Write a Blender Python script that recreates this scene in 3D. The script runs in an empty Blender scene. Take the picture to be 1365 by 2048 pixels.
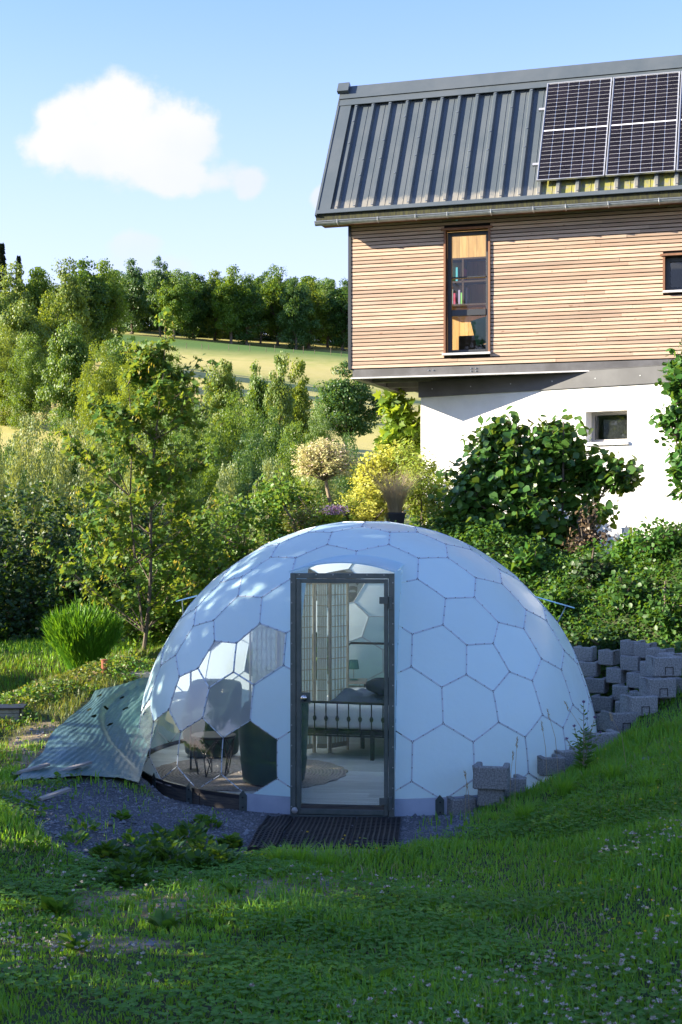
import bpy, bmesh, math, random
import numpy as np
from mathutils import Vector, Matrix
R_ = math.radians
random.seed(7); rng = np.random.default_rng(7)
sc = bpy.context.scene
col = sc.collection

# ------------------------------------------------------------------ camera, sky, sun, exposure
FPX, HOR, CAMZ = 2844.0, 1040.0, 2.63
cam_d = bpy.data.cameras.new('camera'); cam = bpy.data.objects.new('camera', cam_d); col.objects.link(cam)
cam.location = (0, 0, CAMZ); cam.rotation_euler = (R_(90), 0, 0)
cam_d.sensor_fit = 'VERTICAL'; cam_d.sensor_height = 36; cam_d.lens = FPX / 2048 * 36
cam_d.shift_y = (HOR - 1024) / 2048; cam_d.clip_start = .1; cam_d.clip_end = 3000
sc.camera = cam

SUN_EL = R_(20); SUN_H = np.array([.9928, .12])          # horizontal direction the light travels
ldir = Vector((SUN_H[0]*math.cos(SUN_EL), SUN_H[1]*math.cos(SUN_EL), -math.sin(SUN_EL)))
sun_d = bpy.data.lights.new('sun', 'SUN'); sun_d.energy = 4.6; sun_d.angle = R_(.5); sun_d.color = (1, .88, .70)
sun = bpy.data.objects.new('sun', sun_d); col.objects.link(sun)
sun.rotation_euler = ldir.to_track_quat('-Z', 'Y').to_euler(); sun.location = (-30, -5, 30)

world = bpy.data.worlds.new('World'); sc.world = world; world.use_nodes = True
wn = world.node_tree; wn.nodes.clear()
SKY_STRENGTH = .105
def build_world():
    N = wn.nodes; L = wn.links
    out = N.new('ShaderNodeOutputWorld'); bg = N.new('ShaderNodeBackground'); bg.inputs[1].default_value = SKY_STRENGTH
    sky = N.new('ShaderNodeTexSky'); sky.sky_type = 'NISHITA'; sky.sun_disc = False
    sky.sun_elevation = SUN_EL; sky.sun_rotation = math.atan2(-SUN_H[0], -SUN_H[1])
    sky.altitude = 200; sky.air_density = 1.0; sky.dust_density = .3; sky.ozone_density = 2.5
    tc = N.new('ShaderNodeTexCoord'); sep = N.new('ShaderNodeSeparateXYZ'); L.new(tc.outputs['Generated'], sep.inputs[0])
    def M(op, a, b=None, c=None, clamp=False):
        n = N.new('ShaderNodeMath'); n.operation = op; n.use_clamp = clamp
        for i, v in enumerate((a, b, c)):
            if v is None: continue
            if isinstance(v, (int, float)): n.inputs[i].default_value = v
            else: L.new(v, n.inputs[i])
        return n.outputs[0]
    ys = M('MAXIMUM', sep.outputs[1], .05)
    u0 = M('DIVIDE', sep.outputs[0], ys); v0 = M('DIVIDE', sep.outputs[2], ys)
    front = M('GREATER_THAN', sep.outputs[1], .1)
    cmb = N.new('ShaderNodeCombineXYZ'); L.new(u0, cmb.inputs[0]); L.new(v0, cmb.inputs[1])
    def noise(scale, det, rough, off):
        mp = N.new('ShaderNodeMapping'); mp.inputs['Location'].default_value = off; L.new(cmb.outputs[0], mp.inputs[0])
        n = N.new('ShaderNodeTexNoise'); n.inputs['Scale'].default_value = scale; n.inputs['Detail'].default_value = det
        n.inputs['Roughness'].default_value = rough; L.new(mp.outputs[0], n.inputs['Vector']); return n
    n1 = noise(30, 12, .6, (3.1, .2, 0)); n2 = noise(11, 4, .5, (7.7, 1.4, 0))
    s2 = N.new('ShaderNodeSeparateColor'); L.new(n2.outputs['Color'], s2.inputs[0])
    u = M('ADD', u0, M('MULTIPLY', M('SUBTRACT', s2.outputs[0], .5), .035))
    v = M('ADD', v0, M('MULTIPLY', M('SUBTRACT', s2.outputs[1], .5), .03))
    def px(x, y): return ((x-682.5)/FPX, (HOR-y)/FPX)
    blobs = [((235, 225), (110, 85)), ((250, 300), (195, 80)), ((360, 280), (90, 90)), ((130, 260), (70, 60)), ((340, 350), (150, 42)), ((500, 362), (42, 34)), ((110, 300), (70, 45)),
             ((275, 490), (62, 40)), ((300, 540), (120, 45)), ((650, 390), (34, 30))]
    field = None
    for (cx, cy), (rx, ry) in blobs:
        a, b = px(cx, cy)
        du = M('MULTIPLY', M('SUBTRACT', u, a), FPX/rx); dv = M('MULTIPLY', M('SUBTRACT', v, b), FPX/ry)
        d = M('SUBTRACT', 1.0, M('SQRT', M('ADD', M('MULTIPLY', du, du), M('MULTIPLY', dv, dv))))
        field = d if field is None else M('SMOOTH_MAX', field, d, .35)
    dens = M('ADD', field, M('MULTIPLY', M('SUBTRACT', n1.outputs[0], .5), 1.35))
    mr = N.new('ShaderNodeMapRange'); mr.interpolation_type = 'SMOOTHSTEP'
    mr.inputs[1].default_value = -.08; mr.inputs[2].default_value = .40; mr.inputs[4].default_value = .97
    L.new(dens, mr.inputs[0])
    low = M('SMOOTH_MIN', 1.0, M('MULTIPLY', M('SUBTRACT', v0, .15), 14.0), .3)   # the low cloud is thin
    mask = M('MULTIPLY', M('MULTIPLY', mr.outputs[0], front), M('MAXIMUM', M('MINIMUM', low, 1.0), .0), clamp=True)
    # cloud body: bright on the sun side and top, a little greyer underneath to the right
    sh = N.new('ShaderNodeMapRange'); sh.inputs[1].default_value = .1; sh.inputs[2].default_value = .62
    ca, cb = px(390, 340)
    g = M('ADD', M('MULTIPLY', M('SUBTRACT', v0, cb), 7.0), M('MULTIPLY', M('SUBTRACT', ca, u0), 3.0))
    L.new(M('ADD', M('ADD', g, .3), M('MULTIPLY', M('SUBTRACT', n2.outputs[0], .5), 1.1)), sh.inputs[0])
    cc = N.new('ShaderNodeMix'); cc.data_type = 'RGBA'; L.new(sh.outputs[0], cc.inputs[0])
    cc.inputs[6].default_value = (2.12, 2.28, 2.7, 1); cc.inputs[7].default_value = (2.5, 2.5, 2.52, 1)
    mx = N.new('ShaderNodeMix'); mx.data_type = 'RGBA'; L.new(mask, mx.inputs[0]); tn = N.new('ShaderNodeMix'); tn.data_type = 'RGBA'; tn.blend_type = 'MULTIPLY'; tn.inputs[0].default_value = 1; tn.inputs[7].default_value = (.80, .81, 1.05, 1); L.new(sky.outputs[0], tn.inputs[6])
    vl = N.new('ShaderNodeMapRange'); vl.interpolation_type = 'SMOOTHSTEP'; vl.inputs[1].default_value = .02; vl.inputs[2].default_value = .40; vl.inputs[3].default_value = .80; vl.inputs[4].default_value = 0
    L.new(sep.outputs[2], vl.inputs[0]); ve = N.new('ShaderNodeMix'); ve.data_type = 'RGBA'; L.new(vl.outputs[0], ve.inputs[0]); L.new(tn.outputs[2], ve.inputs[6]); ve.inputs[7].default_value = (2.40, 2.32, 2.85, 1)   # thin high haze, even all round
    L.new(ve.outputs[2], mx.inputs[6]); L.new(cc.outputs[2], mx.inputs[7])
    L.new(mx.outputs[2], bg.inputs[0]); L.new(bg.outputs[0], out.inputs[0])
build_world()
sc.view_settings.view_transform = 'Standard'; sc.view_settings.look = 'None'
sc.view_settings.exposure = 1.95; sc.view_settings.gamma = 1
sc.render.engine = 'CYCLES'
cy = sc.cycles; cy.use_denoising = True; cy.max_bounces = 14; cy.diffuse_bounces = 9; cy.glossy_bounces = 3
cy.transmission_bounces = 9; cy.transparent_max_bounces = 24; cy.caustics_reflective = False; cy.caustics_refractive = False
cy.sample_clamp_indirect = 8

# ------------------------------------------------------------------ helpers
def ss(a, b, x):
    t = np.clip((np.asarray(x, float)-a)/(b-a), 0, 1); return t*t*(3-2*t)
def sp(x, k):
    x = np.asarray(x, float); return np.logaddexp(0, x*k)/k
DX, DY, DZ, DR = .271, 15.0, .22, 2.4          # the dome: centre on the ground, height of the sphere's centre, radius
def wob(X, Y, s=1.0, seed=0):
    return (np.sin(X*1.7*s+seed+1.3*np.sin(Y*.9*s+seed*2))*.5+np.sin(Y*2.3*s+seed*1.7+1.1*np.sin(X*1.3*s))*.35+np.sin((X+Y)*4.1*s+seed)*.18)
def gz(X, Y):
    X = np.asarray(X, float); Y = np.asarray(Y, float)
    rd = np.hypot(X-DX, Y-DY)
    z = sp(.0817*(12-Y), 9)-.05
    near = 1-ss(30, 45, np.abs(Y))
    z = np.where(Y < -5, np.minimum(z, 1.6), z)
    m = ss(2.42, 2.8, rd)
    rb = .335*sp(X-1.05, 5); rb = 2.3*np.tanh(rb/2.3)
    amp = .9+1.55*ss(-2.6, -.2, X)-.55*ss(1.8, 3.6, X)
    back = amp*ss(16.7, 19.4, Y+.45*np.maximum(0, X-1.5))
    left = .62*np.clip((Y-12.4)/4.1, 0, 1)*ss(-1.3, -2.0, X)
    mound = .30*ss(-1.2, -2.6, X)*ss(8.0, 11.5, Y)
    fall = 1-.7*ss(0, 2.6, Y-(15.3+2.3*(X+3.5)))*ss(-2.2, -2.9, X)
    left = left*fall; mound = mound*fall
    up = rb+left+mound
    z = z+m*(np.maximum(up, 0)*(1-ss(16.5, 19.5, Y))+np.maximum(back, up*ss(16.5, 19.5, Y)*.9)*ss(16.0, 17.2, Y))
    z = z+m*near*(.03*wob(X, Y, 1.0)+.012*wob(X, Y, 3.1, 4))*ss(2.6, 3.4, rd)
    d0 = 23+9*ss(-.5, 2, X)
    z = z*(1-ss(0, 15, Y-d0))-1.4*ss(0, 15, Y-d0)
    Yc = np.minimum(Y, 345)
    far = .16*sp(Yc-52, .18)-.10*np.clip(X, -200, 200)*ss(60, 200, Y)+1.2*wob(X*.03, Y*.03, 1, 2)*ss(60, 120, Y)
    return z+far-.02*np.maximum(0, Y-345)
def P(px, py, Y): return Vector(((px-682.5)/FPX*Y, Y, CAMZ-(py-HOR)/FPX*Y))
def hit(px, py, y0=4.0, y1=60.0):
    Y = np.arange(y0, y1, .02); X = (px-682.5)/FPX*Y; Z = CAMZ-(py-HOR)/FPX*Y
    k = np.argmax(Z < gz(X, Y))
    return Vector((X[k], Y[k], float(gz(X[k], Y[k]))))

def tag(o, label, cat=None, group=None, kind=None):
    if label: o['label'] = label
    if cat: o['category'] = cat
    if group: o['group'] = group
    if kind: o['kind'] = kind
    return o
def empty(name, loc, rz=0, label=None, cat=None, group=None):
    o = bpy.data.objects.new(name, None); col.objects.link(o); o.location = loc; o.rotation_euler = (0, 0, rz); o.empty_display_size = .2
    return tag(o, label, cat, group)
def link(name, me, mat, parent=None, loc=None, smooth=False):
    o = bpy.data.objects.new(name, me); col.objects.link(o)
    if mat is not None and not me.materials: me.materials.append(mat)
    if parent is not None: o.parent = parent
    if loc is not None: o.location = loc
    if smooth: me.polygons.foreach_set('use_smooth', np.ones(len(me.polygons), bool))
    return o
def copy_tree(o, parent=None):
    c = o.copy(); col.objects.link(c); c.parent = parent
    for ch in list(o.children): copy_tree(ch, c)
    return c
def arr_mesh(name, V, F, mat_idx=None):
    """V (n,3); F list of integer arrays (m,k)"""
    me = bpy.data.meshes.new(name); V = np.asarray(V, np.float32)
    if not isinstance(F, list): F = [F]
    F = [np.asarray(f, np.int32) for f in F if len(f)]
    me.vertices.add(len(V)); me.vertices.foreach_set('co', V.ravel())
    nl = sum(f.size for f in F); nf = sum(len(f) for f in F)
    me.loops.add(nl); me.polygons.add(nf)
    me.loops.foreach_set('vertex_index', np.concatenate([f.ravel() for f in F]))
    tot = np.concatenate([np.full(len(f), f.shape[1], np.int32) for f in F])
    st = np.concatenate([[0], np.cumsum(tot)[:-1]]).astype(np.int32)
    me.polygons.foreach_set('loop_start', st); me.update(calc_edges=True); me.validate()
    return me
class MB:
    def __init__(s): s.v = []; s.f = []
    def add(s, vs, fs):
        b = len(s.v); s.v += [tuple(v) for v in vs]; s.f += [tuple(i+b for i in f) for f in fs]; return s
    def box(s, lo, hi, M=None):
        x0, y0, z0 = lo; x1, y1, z1 = hi
        vs = [Vector(p) for p in ((x0, y0, z0), (x1, y0, z0), (x1, y1, z0), (x0, y1, z0), (x0, y0, z1), (x1, y0, z1), (x1, y1, z1), (x0, y1, z1))]
        if M is not None: vs = [M @ v for v in vs]
        return s.add(vs, [(0, 3, 2, 1), (4, 5, 6, 7), (0, 1, 5, 4), (1, 2, 6, 5), (2, 3, 7, 6), (3, 0, 4, 7)])
    def tube(s, pts, rad, n=6, cap=True):
        pts = [Vector(p) for p in pts]
        if isinstance(rad, (int, float)): rad = [rad]*len(pts)
        vs = []; up = None
        for i, p in enumerate(pts):
            t = (pts[min(i+1, len(pts)-1)]-pts[max(i-1, 0)])
            if t.length < 1e-9: t = Vector((0, 0, 1))
            t.normalize()
            if up is None:
                up = t.orthogonal().normalized()
            up = (up-t*up.dot(t)); up = up.normalized() if up.length > 1e-6 else t.orthogonal().normalized()
            w = t.cross(up)
            for k in range(n):
                a = 2*math.pi*k/n; vs.append(p+(up*math.cos(a)+w*math.sin(a))*rad[i])
        fs = []
        for i in range(len(pts)-1):
            for k in range(n):
                k2 = (k+1) % n; fs.append((i*n+k, i*n+k2, (i+1)*n+k2, (i+1)*n+k))
        if cap: fs.append(tuple(range(n-1, -1, -1))); fs.append(tuple((len(pts)-1)*n+k for k in range(n)))
        return s.add(vs, fs)
    def lathe(s, prof, n=24, c=(0, 0, 0), cap=True):
        vs = []; fs = []
        for r, z in prof:
            for k in range(n):
                a = 2*math.pi*k/n; vs.append((c[0]+r*math.cos(a), c[1]+r*math.sin(a), c[2]+z))
        m = len(prof)
        for i in range(m-1):
            for k in range(n):
                k2 = (k+1) % n; fs.append((i*n+k, i*n+k2, (i+1)*n+k2, (i+1)*n+k))
        if cap: fs.append(tuple(range(n-1, -1, -1))); fs.append(tuple((m-1)*n+k for k in range(n)))
        return s.add(vs, fs)
    def mesh(s, name='m'):
        me = bpy.data.meshes.new(name); me.from_pydata(s.v, [], s.f); me.update(); return me
    def build(s, name, mat, parent=None, loc=None, smooth=False, bevel=0, seg=2):
        me = s.mesh(name)
        if bevel:
            bm = bmesh.new(); bm.from_mesh(me)
            bmesh.ops.bevel(bm, geom=list(bm.edges), offset=bevel, segments=seg, affect='EDGES', profile=.5, clamp_overlap=True)
            bm.to_mesh(me); bm.free()
        return link(name, me, mat, parent, loc, smooth)

# ------------------------------------------------------------------ materials
class NT:
    def __init__(s, name):
        s.m = bpy.data.materials.new(name); s.m.use_nodes = True; s.t = s.m.node_tree; s.t.nodes.clear()
        s.out = s.n('ShaderNodeOutputMaterial')
    def n(s, t, **k):
        nd = s.t.nodes.new(t)
        for a, b in k.items(): setattr(nd, a, b)
        return nd
    def l(s, a, b): s.t.links.new(a, b)
    def tex(s, scale, det=4, rough=.55, vec='Object', stretch=None, kind='ShaderNodeTexNoise'):
        tc = s.n('ShaderNodeTexCoord'); nz = s.n(kind); v = tc.outputs[vec] if vec != 'World' else s.n('ShaderNodeNewGeometry').outputs['Position']
        if stretch:
            mp = s.n('ShaderNodeMapping'); mp.inputs['Scale'].default_value = stretch; s.l(v, mp.inputs[0]); v = mp.outputs[0]
        s.l(v, nz.inputs['Vector']); nz.inputs['Scale'].default_value = scale
        if kind == 'ShaderNodeTexNoise': nz.inputs['Detail'].default_value = det; nz.inputs['Roughness'].default_value = rough
        return nz
    def mix(s, fac, a, b, blend='MIX'):
        m = s.n('ShaderNodeMix', data_type='RGBA', blend_type=blend)
        for i, v in ((0, fac), (6, a), (7, b)):
            if isinstance(v, (int, float)): m.inputs[i].default_value = v
            elif isinstance(v, tuple): m.inputs[i].default_value = v if len(v) == 4 else (*v, 1)
            else: s.l(v, m.inputs[i])
        return m.outputs[2]
    def rng(s, v, a, b, c=0, d=1):
        m = s.n('ShaderNodeMapRange', interpolation_type='SMOOTHSTEP'); s.l(v, m.inputs[0])
        for i, x in enumerate((a, b, c, d)): m.inputs[i+1].default_value = x
        return m.outputs[0]
    def math(s, op, a, b=None):
        m = s.n('ShaderNodeMath', operation=op)
        for i, v in enumerate((a, b)):
            if v is None: continue
            if isinstance(v, (int, float)): m.inputs[i].default_value = v
            else: s.l(v, m.inputs[i])
        return m.outputs[0]
    def bsdf(s, colr, rough=.6, metal=0, spec=.4, bump=None, bstr=.3, bdist=.01, sheen=0, coat=0):
        b = s.n('ShaderNodeBsdfPrincipled')
        if isinstance(colr, tuple): b.inputs['Base Color'].default_value = (*colr, 1)
        else: s.l(colr, b.inputs['Base Color'])
        if isinstance(rough, (int, float)): b.inputs['Roughness'].default_value = rough
        else: s.l(rough, b.inputs['Roughness'])
        b.inputs['Metallic'].default_value = metal; b.inputs['Specular IOR Level'].default_value = spec
        b.inputs['Sheen Weight'].default_value = sheen; b.inputs['Coat Weight'].default_value = coat
        if bump is not None:
            bn = s.n('ShaderNodeBump'); bn.inputs['Strength'].default_value = bstr; bn.inputs['Distance'].default_value = bdist
            s.l(bump, bn.inputs['Height']); s.l(bn.outputs[0], b.inputs['Normal'])
        return b
    def done(s, sh): s.l(sh.outputs[0], s.out.inputs[0]); return s.m
def simple(name, c1, c2=None, scale=8, rough=.6, metal=0, spec=.4, bscale=None, bstr=.3, bdist=.01, stretch=None, objrand=0, sheen=0, vec='Object', lo=.35, hi=.65):
    t = NT(name); c = c1
    if c2:
        nz = t.tex(scale, 6, .6, vec, stretch); c = t.mix(t.rng(nz.outputs[0], lo, hi), c1, c2)
    if objrand:
        oi = t.n('ShaderNodeObjectInfo'); hsv = t.n('ShaderNodeHueSaturation'); t.l(t.rng(oi.outputs['Random'], 0, 1, 1-objrand, 1+objrand), hsv.inputs['Value'])
        if isinstance(c, tuple): hsv.inputs['Color'].default_value = (*c, 1)
        else: t.l(c, hsv.inputs['Color'])
        c = hsv.outputs[0]
    b = None
    if bscale: b = t.tex(bscale, 5, .6, vec, stretch).outputs[0]
    return t.done(t.bsdf(c, rough, metal, spec, b, bstr, bdist, sheen))
def leaf_mat(name, a, b, trans=.38, tcol=None, rough=.45, spec=.35, c=None, cfrac=.08):
    """leaf: reflected colour between a and b per leaf, light shining through in a yellower tone"""
    t = NT(name); g = t.n('ShaderNodeNewGeometry'); r = g.outputs['Random Per Island']
    base = t.mix(r, a, b)
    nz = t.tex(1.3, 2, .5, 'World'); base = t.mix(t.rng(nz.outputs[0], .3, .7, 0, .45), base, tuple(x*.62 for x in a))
    if c: base = t.mix(t.rng(r, 1-cfrac-.001, 1-cfrac), base, c)
    p = t.bsdf(base, rough, 0, spec)
    tr = t.n('ShaderNodeBsdfTranslucent'); tc = tcol or (b[0]*2.6+.02, b[1]*2.1+.02, b[2]*.7)
    t.l(t.mix(.25, tc, base), tr.inputs[0])
    m = t.n('ShaderNodeMixShader'); m.inputs[0].default_value = trans; t.l(p.outputs[0], m.inputs[1]); t.l(tr.outputs[0], m.inputs[2])
    return t.done(m)
def glass_mat(name, tint=(1, 1, 1), refl=.06, haze=0., hcol=(.7, .75, .8), rough=.02, bump=None):
    t = NT(name); tr = t.n('ShaderNodeBsdfTransparent'); tr.inputs[0].default_value = (*tint, 1)
    gl = t.n('ShaderNodeBsdfGlossy'); gl.inputs['Roughness'].default_value = rough
    if bump:
        bn = t.n('ShaderNodeBump'); bn.inputs['Strength'].default_value = bump; bn.inputs['Distance'].default_value = .02
        t.l(t.tex(3.0, 2).outputs[0], bn.inputs['Height']); t.l(bn.outputs[0], gl.inputs['Normal'])
    fr = t.n('ShaderNodeFresnel'); fr.inputs[0].default_value = 1.5
    f = t.math('MINIMUM', t.math('ADD', t.math('MULTIPLY', fr.outputs[0], 1.2), refl-.04), .9)
    a = tr
    if haze:
        df = t.n('ShaderNodeBsdfDiffuse'); df.inputs[0].default_value = (*hcol, 1)
        tl = t.n('ShaderNodeBsdfTranslucent'); tl.inputs[0].default_value = (*hcol, 1)
        h = t.n('ShaderNodeMixShader'); h.inputs[0].default_value = .5; t.l(df.outputs[0], h.inputs[1]); t.l(tl.outputs[0], h.inputs[2])
        a = t.n('ShaderNodeMixShader'); a.inputs[0].default_value = haze; t.l(tr.outputs[0], a.inputs[1]); t.l(h.outputs[0], a.inputs[2])
    m = t.n('ShaderNodeMixShader'); t.l(f, m.inputs[0]); t.l(a.outputs[0], m.inputs[1]); t.l(gl.outputs[0], m.inputs[2])
    return t.done(m)
def membrane(name, c, trans=.48):
    t = NT(name); nz = t.tex(2.2, 4, .6); nz2 = t.tex(120, 2)
    base = t.mix(t.rng(nz.outputs[0], .35, .75, 0, .5), c, tuple(x*.92 for x in c))
    oi = t.n('ShaderNodeObjectInfo'); hs = t.n('ShaderNodeHueSaturation'); t.l(t.rng(oi.outputs['Random'], 0, 1, .93, 1.03), hs.inputs['Value']); t.l(base, hs.inputs['Color']); base = hs.outputs[0]
    st = t.tex(14, 5, .7, 'Object', (1, 1, .3)); base = t.mix(t.rng(st.outputs[0], .62, .80, 0, .35), base, (.42, .44, .42))
    hb = t.math('ADD', t.tex(3.2, 4, .55).outputs[0], t.math('MULTIPLY', nz2.outputs[0], .04))
    p = t.bsdf(base, .25, 0, .5, hb, .38, .04)
    tl = t.n('ShaderNodeBsdfTranslucent'); tl.inputs[0].default_value = (.84, .95, 1.0, 1)
    m = t.n('ShaderNodeMixShader'); m.inputs[0].default_value = trans; t.l(p.outputs[0], m.inputs[1]); t.l(tl.outputs[0], m.inputs[2])
    return t.done(m)

M = {}
M['white'] = membrane('white_membrane', (.62, .90, .97))
M['clear'] = glass_mat('clear_film', (.93, .95, .94), .07, .03, rough=.015, bump=.25)
M['frost'] = glass_mat('frosted_film', (.70, .76, .78), .05, .40, (.74, .80, .82), rough=.06, bump=.2)
M['glass'] = glass_mat('window_glass', (.93, .96, .95), .06)
M['seam'] = simple('seam_strip', (.56, .62, .68), (.46, .52, .58), 5, .5)
M['bolt'] = simple('bolt_steel', (.05, .05, .055), None, rough=.4, metal=.6)
M['steel'] = simple('green_grey_steel', (.085, .11, .10), (.12, .14, .13), 9, .38, .35, .5)
M['chrome'] = simple('polished_metal', (.55, .52, .48), None, rough=.15, metal=1)
M['zinc'] = simple('galvanised_zinc', (.42, .45, .46), (.33, .36, .37), 14, .35, .7)
M['plank'] = simple('pale_floor_plank', (.66, .67, .67), (.50, .51, .52), 3, .4, stretch=(.6, 9, 9), objrand=.16)
M['ringwood'] = simple('weathered_ring_wood', (.10, .085, .065), (.045, .042, .04), 5, .8, stretch=(1, 1, 14), bscale=40)
M['skirt'] = simple('vinyl_skirt', (.42, .47, .55), (.30, .35, .43), 1.5, .25)
M['black'] = simple('black_metal', (.018, .018, .02), None, rough=.45, metal=.2)
M['velvet'] = simple('green_velvet', (.028, .078, .048), (.018, .052, .034), 6, .75, sheen=.12, bscale=60, bstr=.2)
M['rug'] = simple('woven_jute', (.27, .215, .17), (.17, .135, .11), 55, .9, bscale=90, bstr=.6)
M['linen'] = simple('white_linen', (.78, .78, .76), (.68, .68, .67), 3, .8, bscale=9, bstr=.3, bdist=.03)
M['blanket'] = simple('slate_blanket', (.12, .15, .20), (.07, .09, .13), 4, .9, bscale=14, bstr=.5, bdist=.03)
M['bag'] = simple('black_bag', (.012, .016, .03), (.03, .04, .06), 6, .6, bscale=10)
M['paper'] = membrane('screen_paper', (.86, .80, .64), .5)
M['screenwood'] = simple('pale_screen_wood', (.58, .48, .34), (.48, .38, .26), 6, .6)
M['teal'] = simple('teal_shade', (.06, .17, .16), None, rough=.7)
M['grey'] = simple('grey_shade', (.25, .27, .29), None, rough=.8)
M['desk'] = simple('desk_top', (.33, .30, .27), None, rough=.5)
M['rubber'] = simple('black_rubber', (.012, .011, .011), (.022, .020, .019), 30, .7)
M['concrete'] = simple('grey_block_concrete', (.33, .325, .305), (.16, .158, .148), 70, .9, bscale=60, bstr=.7, bdist=.01, objrand=.14)
M['slab'] = simple('pale_concrete_slab', (.36, .33, .28), (.24, .22, .19), 9, .9, bscale=40)
M['stone'] = simple('slate_stone', (.22, .22, .215), (.12, .12, .12), 12, .85, bscale=20, objrand=.3)
M['bark'] = simple('bark', (.15, .12, .09), (.075, .06, .045), 10, .9, bscale=25, bstr=.7, bdist=.02, stretch=(1, 1, .25))
M['palebark'] = simple('pale_bark', (.30, .24, .16), (.17, .13, .085), 12, .85, bscale=25, stretch=(1, 1, .3))
M['render'] = simple('white_render', (.80, .79, .76), (.74, .73, .70), 3, .9, bscale=160, bstr=.35, bdist=.004)
M['flash'] = simple('band_flashing', (.055, .058, .062), (.08, .084, .088), 1.4, .42, .2)
M['galv'] = simple('galvanised_beam', (.20, .195, .185), (.14, .135, .125), 2.5, .45, .5)
M['frame'] = simple('anthracite_frame', (.045, .05, .055), None, rough=.4)
M['greyframe'] = simple('grey_window_frame', (.32, .31, .29), None, rough=.5)
M['larchtrim'] = simple('larch_trim', (.26, .13, .07), (.19, .09, .05), 6, .7, stretch=(1, 1, .15))
M['sill'] = simple('pale_sill', (.62, .62, .62), None, rough=.4)
M['dark'] = simple('dark_backing', (.012, .010, .009), None, rough=.9)
M['clay'] = simple('terracotta', (.28, .09, .045), (.2, .07, .04), 20, .8)
def slat_mat():
    t = NT('larch_slat'); oi = t.n('ShaderNodeObjectInfo')
    nz = t.tex(2.4, 7, .65, 'Object', (.9, 1, 22)); nz2 = t.tex(1.1, 3, .5, 'Object', (.6, 1, 8))
    c = t.mix(t.rng(nz.outputs[0], .3, .72), (.455, .30, .195), (.595, .445, .32))
    c = t.mix(t.rng(nz2.outputs[0], .4, .7, 0, .6), c, (.37, .28, .21))
    kn = t.tex(9, 1, .4, 'Object', (1, 1, 2.2)); c = t.mix(t.rng(kn.outputs[0], .72, .76, 0, .6), c, (.22, .10, .05))
    hsv = t.n('ShaderNodeHueSaturation'); t.l(t.rng(oi.outputs['Random'], 0, 1, .78, 1.18), hsv.inputs['Value']); t.l(c, hsv.inputs['Color'])
    hsv.inputs['Saturation'].default_value = .95
    return t.done(t.bsdf(hsv.outputs[0], .75, 0, .3, nz.outputs[0], .25, .004))
M['slat'] = slat_mat()
def roof_mat(stain=True):
    t = NT('anthracite_sheet' + ('_stained' if stain else '')); nz = t.tex(1.5, 5, .6)
    c = t.mix(t.rng(nz.outputs[0], .35, .7), (.070, .088, .098), (.092, .108, .116))
    if stain:
        tc = t.n('ShaderNodeTexCoord'); sx = t.n('ShaderNodeSeparateXYZ'); t.l(tc.outputs['Object'], sx.inputs[0])
        nn = t.tex(9, 6, .7, 'Object', (1, 1, .35)); st = t.tex(60, 3, .6, 'Object', (1, 1, .04))
        c = t.mix(t.rng(st.outputs[0], .58, .78, 0, .3), c, (.14, .145, .14))
        hgt = t.math('ADD', sx.outputs[2], t.math('MULTIPLY', nn.outputs[0], -.42))
        c = t.mix(t.rng(hgt, 7.54, 7.66, .7, 0), c, (.29, .27, .22))
        m2 = t.tex(14, 3, .6); under = t.math('MULTIPLY', t.rng(sx.outputs[0], 3.0, 3.3), t.rng(hgt, 7.72, 7.84, 1, 0))
        c = t.mix(t.math('MULTIPLY', under, t.rng(m2.outputs[0], .35, .6, .25, .9)), c, (.27, .26, .05))
        top = t.rng(t.math('ADD', sx.outputs[2], t.math('MULTIPLY', nn.outputs[0], .08)), 9.75, 9.80)
        c = t.mix(t.math('MULTIPLY', top, .7), c, (.30, .26, .05))
    return t.done(t.bsdf(c, .42, 0, .5))
M['roof'] = roof_mat(True); M['roofplain'] = roof_mat(False)
M['mossy'] = simple('mossy_eave', (.018, .020, .013), (.055, .056, .016), 24, .8, stretch=(1, 1, .2))
M['cell'] = simple('solar_cell', (.010, .009, .013), (.016, .013, .017), 3, .3, 0, .16, objrand=.25)
M['pvback'] = simple('solar_backsheet', (.62, .63, .65), None, rough=.4)
M['alu'] = simple('aluminium_rail', (.46, .47, .48), None, rough=.35, metal=.4)
M['pine'] = simple('pine_board', (.62, .40, .16), (.50, .30, .11), 3, .6, stretch=(6, 6, .7), objrand=.1)
M['shelf'] = simple('dark_shelf', (.05, .028, .016), None, rough=.6)
M['cushion'] = simple('green_cushion', (.05, .20, .10), None, rough=.9)

L = {}
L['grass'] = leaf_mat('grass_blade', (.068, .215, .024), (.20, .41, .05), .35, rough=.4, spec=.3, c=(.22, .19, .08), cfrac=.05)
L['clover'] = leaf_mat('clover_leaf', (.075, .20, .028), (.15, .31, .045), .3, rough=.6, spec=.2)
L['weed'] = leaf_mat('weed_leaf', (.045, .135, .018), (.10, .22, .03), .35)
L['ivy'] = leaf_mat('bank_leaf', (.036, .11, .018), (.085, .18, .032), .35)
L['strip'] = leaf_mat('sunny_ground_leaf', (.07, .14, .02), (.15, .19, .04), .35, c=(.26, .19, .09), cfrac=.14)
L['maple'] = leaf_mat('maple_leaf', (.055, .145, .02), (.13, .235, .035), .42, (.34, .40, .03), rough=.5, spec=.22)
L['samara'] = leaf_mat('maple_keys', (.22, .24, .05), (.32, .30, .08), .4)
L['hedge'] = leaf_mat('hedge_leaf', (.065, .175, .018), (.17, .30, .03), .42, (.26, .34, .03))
L['dark'] = leaf_mat('dark_leaf', (.022, .062, .016), (.045, .10, .022), .3)
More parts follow.
